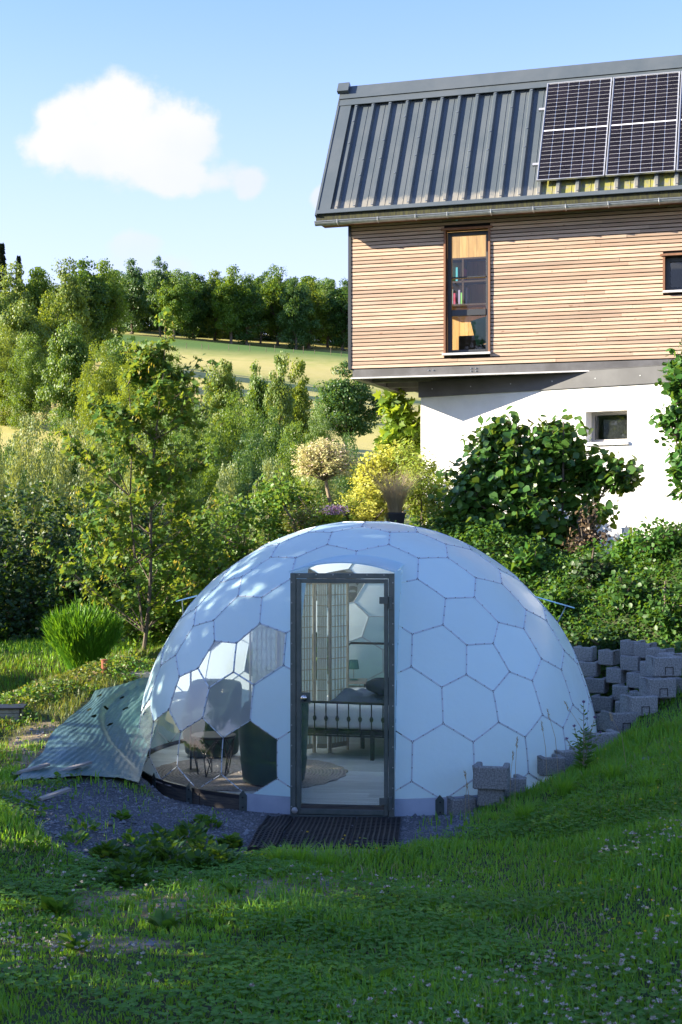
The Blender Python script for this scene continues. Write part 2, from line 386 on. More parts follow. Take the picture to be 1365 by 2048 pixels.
L['broom'] = leaf_mat('broom_stem', (.045, .16, .012), (.11, .26, .022), .3)
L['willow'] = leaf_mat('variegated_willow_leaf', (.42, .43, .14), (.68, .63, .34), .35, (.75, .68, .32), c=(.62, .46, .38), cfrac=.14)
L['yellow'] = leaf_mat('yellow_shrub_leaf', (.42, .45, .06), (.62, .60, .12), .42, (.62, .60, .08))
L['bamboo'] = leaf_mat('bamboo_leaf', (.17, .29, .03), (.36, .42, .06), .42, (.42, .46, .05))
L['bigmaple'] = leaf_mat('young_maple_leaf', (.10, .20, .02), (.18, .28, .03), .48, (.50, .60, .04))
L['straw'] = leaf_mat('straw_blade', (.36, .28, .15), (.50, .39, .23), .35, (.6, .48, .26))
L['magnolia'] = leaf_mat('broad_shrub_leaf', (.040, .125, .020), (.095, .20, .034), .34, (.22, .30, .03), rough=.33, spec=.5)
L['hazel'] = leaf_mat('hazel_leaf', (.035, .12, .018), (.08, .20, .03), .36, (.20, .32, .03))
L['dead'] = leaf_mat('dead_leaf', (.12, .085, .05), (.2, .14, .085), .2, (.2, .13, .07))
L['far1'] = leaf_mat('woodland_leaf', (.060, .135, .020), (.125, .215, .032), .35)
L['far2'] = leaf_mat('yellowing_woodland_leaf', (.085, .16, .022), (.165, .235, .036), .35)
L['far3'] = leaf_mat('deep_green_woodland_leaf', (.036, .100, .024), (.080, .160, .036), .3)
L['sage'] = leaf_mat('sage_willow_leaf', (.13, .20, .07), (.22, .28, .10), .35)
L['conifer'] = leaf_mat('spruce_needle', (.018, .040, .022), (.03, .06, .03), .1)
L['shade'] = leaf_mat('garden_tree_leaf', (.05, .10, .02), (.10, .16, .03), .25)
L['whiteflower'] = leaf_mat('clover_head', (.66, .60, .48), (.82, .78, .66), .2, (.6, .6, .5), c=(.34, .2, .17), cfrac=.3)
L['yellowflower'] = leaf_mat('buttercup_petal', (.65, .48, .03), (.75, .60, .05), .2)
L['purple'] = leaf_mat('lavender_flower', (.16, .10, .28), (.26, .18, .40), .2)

# ------------------------------------------------------------------ the ground: one sheet from the lawn to the far hill
def graded(lo, hi, d, far_lo, far_hi, g=1.18):
    a = list(np.arange(lo, hi+1e-6, d)); s = d
    while a[-1] < far_hi: s *= g; a.append(a[-1]+s)
    s = d; b = []
    x = lo
    while x > far_lo: s *= g; x -= s; b.append(x)
    return np.array(b[::-1]+a)
def gravel_mask(X, Y):
    e = .16*wob(X, Y, 2.2, 3)+.07*wob(X, Y, 6.5, 1)
    rd = np.hypot(X-DX, Y-DY)
    a = ss(3.05, 2.75, rd+e)*ss(1.35, .95, X+e)
    b = ss(1.1, .88, np.hypot((X+.85)/2.0, (Y-11.95)/1.25)+e)
    c = ss(1.1, .85, np.hypot((X+1.75)/.85, (Y-11.1)/1.0)+e)
    return np.clip(np.maximum(np.maximum(a, b), c)*ss(14.6, 13.8, Y), 0, 1)
def soil_mask(X, Y):
    e = .28*wob(X, Y, 2.6, 5)+.15*wob(X, Y, 8, 2)
    a = ss(1.15, .7, np.hypot((X+.80)/1.0, (Y-9.25-.25*(X+.8))/.55)+e)
    b = ss(1.1, .7, np.hypot((X+2.95)/.32, (Y-13.7)/.75)+e)*.9
    c = ss(1.1, .7, np.hypot((X-3.0)/.5, (Y-12.8)/.5)+e)*.8
    d = ss(1.1, .7, np.hypot((X+1.25)/.35, (Y-7.9)/.2)+e)*.8
    return np.clip(np.maximum.reduce([a, b, c, d])*np.clip(.75+.5*wob(X, Y, 7.5, 2)+.35*wob(X, Y, 17, 5), 0, 1), 0, 1)
def build_ground():
    xs = graded(-7, 7, .11, -420, 420, 1.16); ys = graded(3, 24, .11, -40, 900, 1.075)
    X, Y = np.meshgrid(xs, ys); Z = gz(X, Y)
    V = np.stack([X.ravel(), Y.ravel(), Z.ravel()], 1); nx = len(xs); ny = len(ys)
    i = np.arange((nx-1)*(ny-1)); r = i//(nx-1); c = i % (nx-1); a = r*nx+c
    F = np.stack([a, a+1, a+nx+1, a+nx], 1)
    me = arr_mesh('ground', V, F)
    at = me.color_attributes.new('cover', 'FLOAT_COLOR', 'POINT')
    x, y = X.ravel(), Y.ravel()
    C = np.stack([gravel_mask(x, y), soil_mask(x, y), ss(30, 60, y), np.ones(len(x))], 1).astype(np.float32)
    at.data.foreach_set('color', C.ravel())
    t = NT('ground_cover'); A = t.n('ShaderNodeAttribute', attribute_name='cover'); S = t.n('ShaderNodeSeparateColor'); t.l(A.outputs['Color'], S.inputs[0])
    n1 = t.tex(.9, 6, .65); n2 = t.tex(9, 6, .7); n3 = t.tex(60, 4, .7); nb = t.tex(.035, 5, .6); nb2 = t.tex(.35, 6, .7, stretch=(1, .35, 1))
    turf = t.mix(t.rng(n2.outputs[0], .35, .65), (.034, .066, .018), (.060, .062, .028))
    soil = t.mix(t.rng(n2.outputs[0], .3, .7), (.42, .31, .18), (.22, .16, .09)); soil = t.mix(t.rng(n3.outputs[0], .35, .65, 0, .6), soil, (.50, .41, .28))
    vo = t.tex(55, kind='ShaderNodeTexVoronoi'); gr = t.mix(t.rng(n3.outputs[0], .3, .7), (.085, .09, .098), (.20, .205, .21))
    gr = t.mix(t.rng(vo.outputs['Distance'], .2, .75, 0, .6), gr, (.04, .042, .045))
    md = t.mix(t.rng(nb.outputs[0], .40, .68), (.46, .40, .125), (.27, .30, .065)); md = t.mix(t.rng(nb2.outputs[0], .35, .7, 0, .6), md, (.52, .44, .17))
    gx = t.n('ShaderNodeNewGeometry'); sx = t.n('ShaderNodeSeparateXYZ'); t.l(gx.outputs['Position'], sx.inputs[0])
    md = t.mix(t.math('MULTIPLY', t.rng(sx.outputs[1], 225, 262), t.rng(sx.outputs[1], 300, 280)), md, (.085, .16, .03))
    c = t.mix(S.outputs[1], turf, soil); c = t.mix(S.outputs[0], c, gr); c = t.mix(S.outputs[2], c, md)
    h = t.math('ADD', t.math('MULTIPLY', vo.outputs['Distance'], S.outputs[0]), n3.outputs[0])
    g = link('ground', me, t.done(t.bsdf(c, .92, 0, .2, h, .6, .02)), smooth=True); g['kind'] = 'structure'
build_ground()

# ------------------------------------------------------------------ leaves, twigs and trees
def unit(v): return v/np.maximum(np.linalg.norm(v, axis=-1, keepdims=True), 1e-9)
SHAPES = {}
def shape(name, V, F): SHAPES[name] = (np.array(V, float), [np.array(f) for f in F])
# local frame: x across, y towards the tip, z the leaf's normal
shape('oval', [(0, 0, 0), (.30, .28, .05), (.34, .6, .05), (0, 1, -.06), (-.34, .6, .05), (-.30, .28, .05)], [[(0, 1, 2, 3), (0, 3, 4, 5)]])
shape('round', [(0, 0, 0), (.42, .25, .06), (.46, .62, .06), (0, 1, -.05), (-.46, .62, .06), (-.42, .25, .06)], [[(0, 1, 2, 3), (0, 3, 4, 5)]])
shape('lance', [(0, 0, 0), (.11, .35, .02), (0, 1, -.12), (-.11, .35, .02)], [[(0, 1, 2), (0, 2, 3)]])
shape('quad', [(0, 0, 0), (.48, .45, .12), (.05, 1, -.05), (-.45, .55, .08)], [[(0, 1, 2), (0, 2, 3)]])
ml = [(0, 0), (.26, -.02), (.50, .16), (.30, .26), (.56, .56), (.22, .52), (0, 1), (-.22, .52), (-.56, .56), (-.30, .26), (-.50, .16), (-.26, -.02)]
shape('maple', [(x, y, .08*abs(x)*2-.05*y*y) for x, y in ml]+[(0, .33, 0)], [[(12, i, (i+1) % 12) for i in range(12)]])
def leaves_mesh(name, shp, pos, tip, nrm, size, width=1.0):
    V0, F0 = SHAPES[shp]; n = len(pos); y = unit(tip); x = unit(np.cross(y, nrm)); z = np.cross(x, y)
    s = np.asarray(size).reshape(-1, 1, 1)*np.ones((n, 1, 1))
    W = pos[:, None, :]+s*(V0[None, :, 0:1]*width*x[:, None, :]+V0[None, :, 1:2]*y[:, None, :]+V0[None, :, 2:3]*z[:, None, :])
    k = len(V0); off = (np.arange(n)*k)[:, None, None]
    return arr_mesh(name, W.reshape(-1, 3), [(f[None]+off).reshape(-1, f.shape[1]) for f in F0])
def rnd(n): return unit(rng.normal(size=(n, 3)))
def spray(tips, dirs, seg, n, size, shp, droop=.25, spread=.9, upbias=.8, jit=.03, width=1.0, fan=True):
    """leaves set alternately along the last stretch of each twig"""
    T = len(tips); t = np.linspace(0, 1, n)[None, :, None]
    d = unit(dirs)[:, None, :]; pos = tips[:, None, :]-d*seg*(1-t)+rng.normal(size=(T, n, 3))*jit
    side = unit(np.cross(d, np.array([0, 0, 1.])+.3*rng.normal(size=(T, n, 3))))
    sg = np.where(np.arange(n) % 2, 1, -1)[None, :, None]
    tip = unit(d*.6+side*sg*spread+rng.normal(size=(T, n, 3))*.35+np.array([0, 0, -droop]))
    nr = unit(np.array([-.62, -.30, .62])*upbias+rng.normal(size=(T, n, 3))*.5+d*.15)     # blades turn to the light
    sz = size*rng.uniform(.6, 1.15, (T, n))
    return pos.reshape(-1, 3), tip.reshape(-1, 3), nr.reshape(-1, 3), sz.ravel()
def blob_pts(n, blobs, shell=.55):
    """points in a union of ellipsoids (centre, radii), denser towards the outside"""
    vol = np.array([b[1][0]*b[1][1]*b[1][2] for b in blobs])**.75; k = rng.choice(len(blobs), n, p=vol/vol.sum())
    c = np.array([b[0] for b in blobs], float)[k]; r = np.array([b[1] for b in blobs], float)[k]
    d = rnd(n); q = rng.uniform(shell**3, 1, n)**(1/3)
    return c+d*r*q[:, None], unit(d/r)
def twigs(mb, root, pts, frac, r0, r1, n=4, k=3):
    for p in pts:
        p = Vector(p); a = Vector(root(p)); mid = a.lerp(p, .5)+Vector(rng.normal(size=3)*.06*(p-a).length); mid.z += .04*(p-a).length
        mb.tube([a, mid, p], [r0, (r0+r1)/2, r1], n, False)
def shrub(name, label, base, blobs, ntwig, nleaf, seg, size, shp, lmat, cat='shrub', group=None, droop=.25, shell=.55, bark='bark', stems=6, width=1.0, spread=.9, upbias=.8, cut=None, ntw=140, outw=1.0):
    base = Vector(base); e = empty(name, base, 0, label, cat, group)
    bl = [((c[0]-base.x, c[1]-base.y, c[2]-base.z), r) for c, r in blobs]
    tips, d = blob_pts(ntwig, bl, shell)
    if cut is not None:
        k = cut(tips+np.array(base)); tips, d = tips[k], d[k]
    d = unit(d*outw+np.array([0, 0, .5])+rng.normal(size=d.shape)*.4)
    a = spray(tips, d, seg, nleaf, size, shp, droop, spread, upbias, width=width)
    link('foliage', leaves_mesh(name, shp, *a, width=width), lmat, e)
    mb = MB(); cen = [Vector(b[0]) for b in bl]
    for c in cen*max(1, stems//len(cen)):
        c = c+Vector(rng.normal(size=3)*.12)
        mb.tube([Vector((rng.normal()*.08, rng.normal()*.08, -.15)), Vector((c.x*.4, c.y*.4, c.z*.5)), c], [.028, .02, .009], 5, False)
    sel = rng.choice(len(tips), min(ntw, len(tips)), False)
    twigs(mb, lambda p: min(cen, key=lambda c: (c-p).length)*.9+Vector((0, 0, -.05)), tips[sel], 1, .008, .003)
    mb.build('branches', M[bark], e)
    return e
def tree_proto(h, kind, nclump, nl, leaf, seed, crown=(.30, .30, .36), cz=.60, trunk_r=.022, clump=.085, shp='quad', lower=0):
    """unit-height tree: (trunk mesh, crown mesh), crown as uneven clumps of small leaf faces"""
    r = np.random.default_rng(seed)
    K = nclump; d = unit(r.normal(size=(K, 3))); q = r.uniform(.12, 1, K)**.45
    C = d*q[:, None]*np.array(crown)*(1+.22*np.clip(r.normal(size=(K, 1)), -1.5, 1.0))+np.array([0, 0, cz])
    lobe = np.sin(np.arctan2(C[:, 1], C[:, 0])*3+seed)*.12+1; C[:, :2] *= lobe[:, None]
    taper = 1-.35*np.clip((C[:, 2]-cz)/crown[2], 0, 1); C[:, :2] *= taper[:, None]
    C[:, 2] = np.maximum(C[:, 2], .10+lower)
    rad = clump*r.uniform(.6, 1.35, K)
    o = unit(r.normal(size=(K, nl, 3))); pos = C[:, None]+o*rad[:, None, None]*(r.uniform(.2, 1, (K, nl, 1))**.5)*np.array([1.15, 1.15, .75])
    pos = pos.reshape(-1, 3); nr = unit(o.reshape(-1, 3)*.6+np.array([-.4, -.2, .45])+r.normal(size=pos.shape)*.42)
    tp = unit(np.cross(nr, r.normal(size=pos.shape))); sz = leaf*r.uniform(.6, 1.4, len(pos))
    cm = leaves_mesh('crown', shp, pos, tp, nr, sz)
    mb = MB(); top = cz+crown[2]*.6
    ptsz = [0, .04, .15, .3, .45, top]; bend = r.normal(size=(6, 2))*.012
    mb.tube([(bend[i][0], bend[i][1], z-.02) for i, z in enumerate(ptsz)], [trunk_r*1.6, trunk_r*1.15, trunk_r, trunk_r*.85, trunk_r*.65, trunk_r*.15], 8, False)
    for k in r.choice(K, min(K, 26), False):
        z0 = r.uniform(.2+lower*.5, .5); p = C[k]
        if p[2] < z0+.03: z0 = max(.1, p[2]-.12)
        mb.tube([(0, 0, z0), (p[0]*.5, p[1]*.5, z0+(p[2]-z0)*.62), tuple(p)], [trunk_r*.45, trunk_r*.28, trunk_r*.08], 5, False)
    return mb.mesh('trunk'), cm
def place_tree(name, proto, x, y, h, w, rz, lmat, label, cat='tree', group=None, bark='bark'):
    e = empty(name, (x, y, float(gz(x, y))-.05*h*0), rz, label, cat, group); e.scale = (h*w, h*w, h)
    for nm, me, mt in (('trunk', proto[0], M[bark]), ('crown', proto[1], lmat)):
        o = bpy.data.objects.new(nm, me); col.objects.link(o); o.parent = e
        if not me.materials: me.materials.append(mt)
        o.material_slots[0].link = 'OBJECT'; o.material_slots[0].material = mt
    return e

# ------------------------------------------------------------------ the house above the garden
H0 = Vector((.168, 23.35, 0)); HA = -math.atan2(.299, .954)
house = empty('house', H0, HA, 'timber clad house storey with steep dark metal roof on a white rendered basement', 'house')
HM = Matrix.Translation(H0) @ Matrix.Rotation(HA, 4, 'Z'); HMI = HM.inverted()
ZB, ZT, HL, HD = 5.11, 7.52, 12.5, 5.0            # cladding bottom and top, length, depth
WIN1 = (1.59, 2.285, 5.31, 7.28); WIN2 = (5.04, 6.25, 6.15, 6.68)
def wall_grid(mb, x0, x1, z0, z1, y0, y1, holes):
    xs = sorted({x0, x1}|{v for h in holes for v in h[:2]}); zs = sorted({z0, z1}|{v for h in holes for v in h[2:]})
    for i in range(len(xs)-1):
        for j in range(len(zs)-1):
            cx, cz = (xs[i]+xs[i+1])/2, (zs[j]+zs[j+1])/2
            if any(h[0] < cx < h[1] and h[2] < cz < h[3] for h in holes): continue
            mb.box((xs[i], y0, zs[j]), (xs[i+1], y1, zs[j+1]))
mb = MB(); wall_grid(mb, 0, HL, ZB, ZT+.05, .03, .12, [WIN1, WIN2])
mb.box((HL-.12, .12, ZB), (HL, HD, ZT+.05)).box((0, HD, ZB), (HL, HD+.12, ZT+.05))
wall = mb.build('wall', M['dark'], house)
pitch = .061
rows = int((ZT-ZB)/pitch)
for r in range(rows):
    z0 = ZB+r*pitch+.006; z1 = z0+pitch-.0155
    cuts = [(0.0, HL)]
    for w in (WIN1, WIN2):
        a, b, c, d = w[0]-.03, w[1]+.03, w[2]-.03, w[3]+.035
        if z1 > c and z0 < d: cuts = [s for (p, q) in cuts for s in (((p, a), (b, q)) if p < a < q else ((p, q),)) if s[1]-s[0] > .02]
    for (p, q) in cuts:
        js = [p]; x = p+random.choice((1.7, 2.4, 3.1, 3.9))*random.uniform(.8, 1.1)
        while x < q-.5: js.append(x); x += random.uniform(2.6, 4.0)
        js.append(q)
        for a, b in zip(js[:-1], js[1:]):
            dy = random.uniform(-.002, .002); dz = random.uniform(-.0012, .0012)
            m2 = MB().box((a+.0012, dy, z0+dz), (b-.0012, .028+dy, z1+dz)); m2.build('slat', M['slat'], wall)
MB().box((-.05, -.012, ZB-.01), (-.002, .14, ZT+.02)).build('corner_trim', M['frame'], house)
# gable end: a big glazed opening lets the evening sun into the room
m2 = MB(); m2.box((0, .14, ZB), (.1, .5, ZT+.05)).box((0, HD-.6, ZB), (.1, HD, ZT+.05)).box((0, .5, ZB), (.1, HD-.6, ZB+.25)).build('gable_wall', M['frame'], house)
MB().add([(.05, .5, ZB+.25), (.05, HD-.6, ZB+.25), (.05, HD-.6, ZT+.049), (.05, .5, ZT+.049)], [(0, 1, 2, 3)]).build('gable_pane', M['glass'], house)
# the upper gable, out of view, glazed to let sun onto the upper room wall
m2 = MB(); EY, EZ, PIT = -.30, 7.60, R_(60); RUN = 1.385; RZ = EZ+RUN*math.tan(PIT)
m2.add([(0, .0, ZT), (.1, .0, ZT), (0, RUN+EY-.05, RZ-.2), (.1, RUN+EY-.05, RZ-.2), (0, HD, RZ-.9), (.1, HD, RZ-.9), (0, HD, ZT), (.1, HD, ZT)],
       [(0, 2, 4, 6), (1, 7, 5, 3), (0, 1, 3, 2), (2, 3, 5, 4), (4, 5, 7, 6), (6, 7, 1, 0)])
m2 = MB().add([(.05, .3, ZT+.051), (.05, RUN+EY-.05, RZ-.25), (.05, HD-.1, RZ-.95), (.05, HD-.1, ZT+.051)], [(0, 1, 2, 3)]); m2.build('gable_pane', M['glass'], house)
MB().tube([(.02, -.0, ZT), (.02, RUN+EY-.05, RZ-.2), (.02, HD, RZ-.92)], .05, 4).build('gable_edge', M['frame'], house)
def window(w, mull, fr, sillproj=.07, lw=.05, dep=.13):
    a, b, c, d = w
    win = MB()
    win.box((a, dep, c), (a+lw, dep+.07, d)).box((b-lw, dep, c), (b, dep+.07, d)).box((a+lw, dep, d-lw), (b-lw, dep+.07, d)).box((a+lw, dep, c), (b-lw, dep+.07, c+lw))
    for z, t in mull: win.box((a+lw, dep-.01, z-t/2), (b-lw, dep+.07, z+t/2))
    wo = win.build('window', fr, house, bevel=.004, seg=1)
    MB().add([(a+lw, dep+.033, c+lw), (b-lw, dep+.033, c+lw), (b-lw, dep+.033, d-lw), (a+lw, dep+.033, d-lw)], [(0, 1, 2, 3)]).build('pane', M['glass'], wo)
    return wo
w1 = window(WIN1, [(WIN1[2]+.66, .10), (WIN1[2]+1.23, .022)], M['frame'], lw=.065)
a, b, c, d = WIN1
MB().box((a-.032, -.025, c), (a, .13, d+.002)).build('jamb_board', M['larchtrim'], w1)
MB().box((b, -.025, c), (b+.032, .13, d+.002)).build('jamb_board', M['larchtrim'], w1)
MB().box((a-.07, -.045, d+.003), (b+.07, .13, d+.035)).build('head_board', M['larchtrim'], w1)
MB().box((a-.05, -.065, c-.035), (b+.04, .125, c-.003)).build('sill', M['sill'], w1)
w2 = window(WIN2, [], M['frame'], lw=.07)
a, b, c, d = WIN2
MB().box((a-.032, -.025, c), (a, .13, d+.002)).build('jamb_board', M['larchtrim'], w2)
MB().box((a-.07, -.045, d+.003), (b+.07, .13, d+.035)).build('head_board', M['larchtrim'], w2)
MB().box((a-.03, -.065, c-.035), (b+.04, .125, c-.003)).build('sill', M['sill'], w2)
# room behind the tall window
RB = 3.3
for i in range(24): MB().box((.12+i*.16+.002, RB, ZB+.1), (.12+(i+1)*.16-.002, RB+.03, ZT+1.3)).build('pine_wall_board', M['pine'], house)
MB().box((0.1, .13, ZB), (4.0, RB, ZB+.1)).build('room_floor', M['pine'], house)
MB().box((3.97, .13, ZB+.1), (4.05, RB, ZT)).build('room_partition', M['pine'], house)
bk = empty('bookshelf', (2.1, RB, ZB+1.05), 0); bk.location = HM @ Vector((.45, RB-.16, ZB+1.42)); bk.rotation_euler = (0, 0, HA)
tag(bk, 'dark wooden wall shelf with books behind the tall upstairs window', 'shelf')
for z in (0, .42, .84): MB().box((0, -.14, z), (1.5, .15, z+.03)).build('shelf_board', M['shelf'], bk)
for x in (0, .74, 1.47): MB().box((x, -.14, .03), (x+.03, .15, .84)).build('upright', M['shelf'], bk)
for i in range(14):
    x = .05+i*.045+(.16 if i > 6 else 0); z = .03 if i % 3 else .45
    o = MB().box((x, -.1, z), (x+.035, .1, z+random.uniform(.2, .3))).build('book', simple('book_%d' % i, tuple(random.uniform(.05, .5) for _ in range(3))), None)
    o.parent = None; o.matrix_world = Matrix.Translation(bk.location) @ Matrix.Rotation(HA, 4, 'Z')
    tag(o, 'small book standing on the dark shelf behind the tall upstairs window', 'book', 'books on the upstairs shelf')
so = empty('armchair', HM @ Vector((1.55, 1.2, ZB+.1)), HA, 'dark armchair behind the lower pane of the tall upstairs window', 'armchair')
MB().box((0, 0, 0), (.95, .8, .38)).build('seat', M['bag'], so, bevel=.05)
MB().box((.78, 0, .38), (1.0, .8, .75)).build('backrest', M['bag'], so, bevel=.06)
MB().box((0, -.1, 0), (.32, .02, .52)).build('arm', M['shelf'], so, bevel=.02)
mc = MB(); n = 10
vv = []
for i in range(n+1):
    for j in range(n+1):
        u_, v_ = i/n*2-1, j/n*2-1; th = .10*(1-u_**4)*(1-v_**4)
        vv.append((.3*u_, th, .22*v_))
base = len(vv); vv += [(x, -y, z) for x, y, z in vv]
ff = []
for i in range(n):
    for j in range(n):
        q = (i*(n+1)+j, (i+1)*(n+1)+j, (i+1)*(n+1)+j+1, i*(n+1)+j+1); ff.append(q); ff.append(tuple(base+k for k in q[::-1]))
mc.add(vv, ff); cu = mc.build('cushion', M['cushion'], None, smooth=True)
cu.matrix_world = HM @ Matrix.Translation((2.1, 1.1, ZB+.72)) @ Matrix.Rotation(R_(-14), 4, 'Y')
tag(cu, 'green cushion on the armchair behind the tall upstairs window', 'cushion')

# roof
ct, st_ = math.cos(PIT), math.sin(PIT)
def RP(t, s, o=0): return (t, EY+s*ct-o*st_, EZ+s*st_+o*ct)          # along, up the slope, out of the slope
def rbox(mb, t0, t1, s0, s1, o0, o1, top=None):
    vs = [RP(t, s, o) for o in (o0, o1) for t, s in ((t0, s0), (t1, s0), (t1, s1), (t0, s1))]
    if top:
        k = top; vs[4:] = [RP(t0+k, s0, o1), RP(t1-k, s0, o1), RP(t1-k, s1, o1), RP(t0+k, s1, o1)]
    return mb.add(vs, [(0, 3, 2, 1), (4, 5, 6, 7), (0, 1, 5, 4), (1, 2, 6, 5), (2, 3, 7, 6), (3, 0, 4, 7)])
SL = RUN/ct; TL, TR = -.47, HL+.4
m2 = MB(); rbox(m2, TL, TR, 0, SL, -.08, 0)
m2.add([(TL, EY+RUN+.0, RZ-.02), (TR, EY+RUN, RZ-.02), (TR, HD+.5, RZ-.9), (TL, HD+.5, RZ-.9), (TL, EY+RUN+.0, RZ-.12), (TR, EY+RUN, RZ-.12), (TR, HD+.5, RZ-1.0), (TL, HD+.5, RZ-1.0)],
       [(0, 1, 2, 3), (7, 6, 5, 4), (0, 4, 5, 1), (1, 5, 6, 2), (2, 6, 7, 3), (3, 7, 4, 0)])
roof = m2.build('roof', M['roof'], house)
me = None
for k in range(43):
    t = -.17+.30*k
    if me is None:
        q = MB(); rbox(q, -.045, .045, .03, SL-.30, .001, .055, .022); me = q.mesh('rib')
    o = link('rib', me, M['roof'], roof, (t, 0, 0))
q = MB()
for k in range(43):
    for j in (1, 2): rbox(q, -.17+.3*k+.1*j-.006, -.17+.3*k+.1*j+.006, .03, SL-.36, .001, .006, .003)
o = q.build('pan_crease', M['roof'], roof); o['kind'] = 'stuff'
q = MB()
for k in range(43):
    for s in (.1, .75 if k % 2 else 1.5, SL-.42, 2.0 if k % 3 == 0 else 1.1): rbox(q, -.17+.3*k-.008, -.17+.3*k+.008, s, s+.016, .055, .066)
o = q.build('roof_screws', M['zinc'], roof); o['kind'] = 'stuff'
q = MB(); rbox(q, TL-.02, TR, SL-.38, SL-.24, .058, .07); q.build('ridge_strip', M['roofplain'], roof)
q = MB(); rbox(q, TL-.02, TR, SL-.235, SL+.05, .06, .085); rbox(q, TL-.02, TR, SL-.24, SL-.20, .086, .09); q.build('ridge_cap', M['roofplain'], roof)
q = MB(); rbox(q, TL-.06, TL+.14, SL-.12, SL+.07, .086, .16); q.build('ridge_end', M['roofplain'], roof)
q = MB(); rbox(q, TL-.03, TL+.21, .0, SL-.26, .002, .058); rbox(q, TL-.035, TL-.0, -.05, SL-.05, -.12, .07); q.build('verge_trim', M['roofplain'], roof)
q = MB(); rbox(q, TL-.03, TR, -.03, .05, .057, .075); q.build('eave_strip', M['roofplain'], roof)
MB().box((TL-.03, EY-.03, EZ-.15), (TR, EY-.005, EZ+.03)).build('eave_fascia', M['mossy'], roof)
MB().box((TL, EY, EZ-.14), (TR, .05, EZ-.12)).build('soffit', M['larchtrim'], roof)
gut = MB(); gs = [(math.cos(a), math.sin(a)) for a in np.linspace(math.pi, 2*math.pi, 9)]
V = []
for t in (TL-.02, TR):
    for r in (.058, .054):
        V += [(t, EY-.085+r*cx, EZ-.135+r*sz) for cx, sz in gs]
F = []
for i in range(8):
    F += [(i, i+1, 18+i+1, 18+i), (9+i+1, 9+i, 27+i, 27+i+1), (i+1, i, 9+i, 9+i+1), (18+i, 18+i+1, 27+i+1, 27+i)]
F += [(0, 18, 27, 9), (8, 17, 35, 26)]
gut.add(V, F); gut.tube([(TL-.02, EY-.145, EZ-.13), (TR, EY-.145, EZ-.13)], .010, 6)
go = gut.build('gutter', M['zinc'], roof)
for k in range(18):
    t = -.05+.62*k+random.uniform(-.1, .1)
    q = MB(); q.tube([(t, EY-.005, EZ-.10), (t, EY-.155, EZ-.12), (t, EY-.145, EZ-.17), (t, EY-.085, EZ-.201), (t, EY-.03, EZ-.16)], .008, 5)
    q.build('bracket', M['zinc'], go)
# solar panels: frame, sheet and every cell
PW, PH = 1.045, 2.10
cellm = None
for i, (t0, lab) in enumerate(((3.10, 'solar panel on the metal roof beside the bare ribs, with rail ends sticking out'), (4.165, 'solar panel on the metal roof butted against another panel away from the bare ribs'), (5.23, 'solar panel on the metal roof over the small upstairs window'))):
    M0 = HM @ Matrix(((1, 0, 0, t0), (0, ct, -st_, RP(0, .30, .10)[1]), (0, st_, ct, RP(0, .30, .10)[2]), (0, 0, 0, 1)))   # local x along, y up slope, z out
    e = empty('solar_panel', (0, 0, 0), 0, lab, 'solar panel', 'solar panels on the roof'); e.matrix_world = M0
    fw = .012
    q = MB(); q.box((0, 0, 0), (PW, fw, .035)).box((0, PH-fw, 0), (PW, PH, .035)).box((0, fw, 0), (fw, PH-fw, .035)).box((PW-fw, fw, 0), (PW, PH-fw, .035)); q.build('panel_frame', M['alu'], e)
    MB().box((fw, fw, .004), (PW-fw, PH-fw, .024)).build('backsheet', M['pvback'], e)
    cw = (PW-2*fw-.012)/6; ch = (PH-2*fw-.012-.024)/24
    if cellm is None: cellm = MB().box((.0045, .0042, 0), (cw-.0045, ch-.0042, .004)).mesh('cell')
    if i < 2:
        for r in range(24):
            for c_ in range(6):
                link('cell', cellm, M['cell'], e, (fw+.006+c_*cw, fw+.006+r*ch+(.024 if r > 11 else 0), .0245))
    else:
        q = MB()
        for r in range(24):
            for c_ in range(6): q.box((fw+.006+c_*cw+.0055, fw+.006+r*ch+(.024 if r > 11 else 0)+.0035, .0245), (fw+.006+(c_+1)*cw-.0055, fw+.006+(r+1)*ch+(.024 if r > 11 else 0)-.0035, .0285))
        o = q.build('cells', M['cell'], e); o['kind'] = 'stuff'
    for s in (.36, PH-.55):
        MB().box((-.10 if i == 0 else 0, s, -.045), (PW+.02, s+.045, -.003)).build('mounting_rail', M['alu'], e)
# steel edge beam and underside of the cantilever
q = MB(); q.box((.02, .01, ZB-.145), (HL, .04, ZB-.012)).build('edge_beam', M['galv'], house); MB().box((-.0, -.035, ZB-.165), (HL, .06, ZB-.146)).build('beam_lip', M['sill'], house)
q = MB(); q.box((.03, .07, ZB-.14), (.09, 3.2, ZB-.012)).box((.0, .065, ZB-.165), (.12, 3.2, ZB-.146)); q.build('edge_beam', M['galv'], house)
MB().box((.12, .06, ZB-.06), (HL, HD, ZB-.02)).build('floor_underside', M['galv'], house)
q = MB()
for y in (.9, 1.8, 2.7): q.box((.1, y, ZB-.15), (HL, y+.05, ZB-.061))
q.build('floor_joists', M['galv'], house)
q = MB()
for x, z in ((2.0, .04), (2.08, .04), (2.0, .085), (2.08, .085), (1.3, .05), (1.38, .05)): q.tube([(x, .012, ZB-.012-z), (x, -.004, ZB-.012-z)], .010, 8)
q.build('beam_bolts', M['zinc'], house)

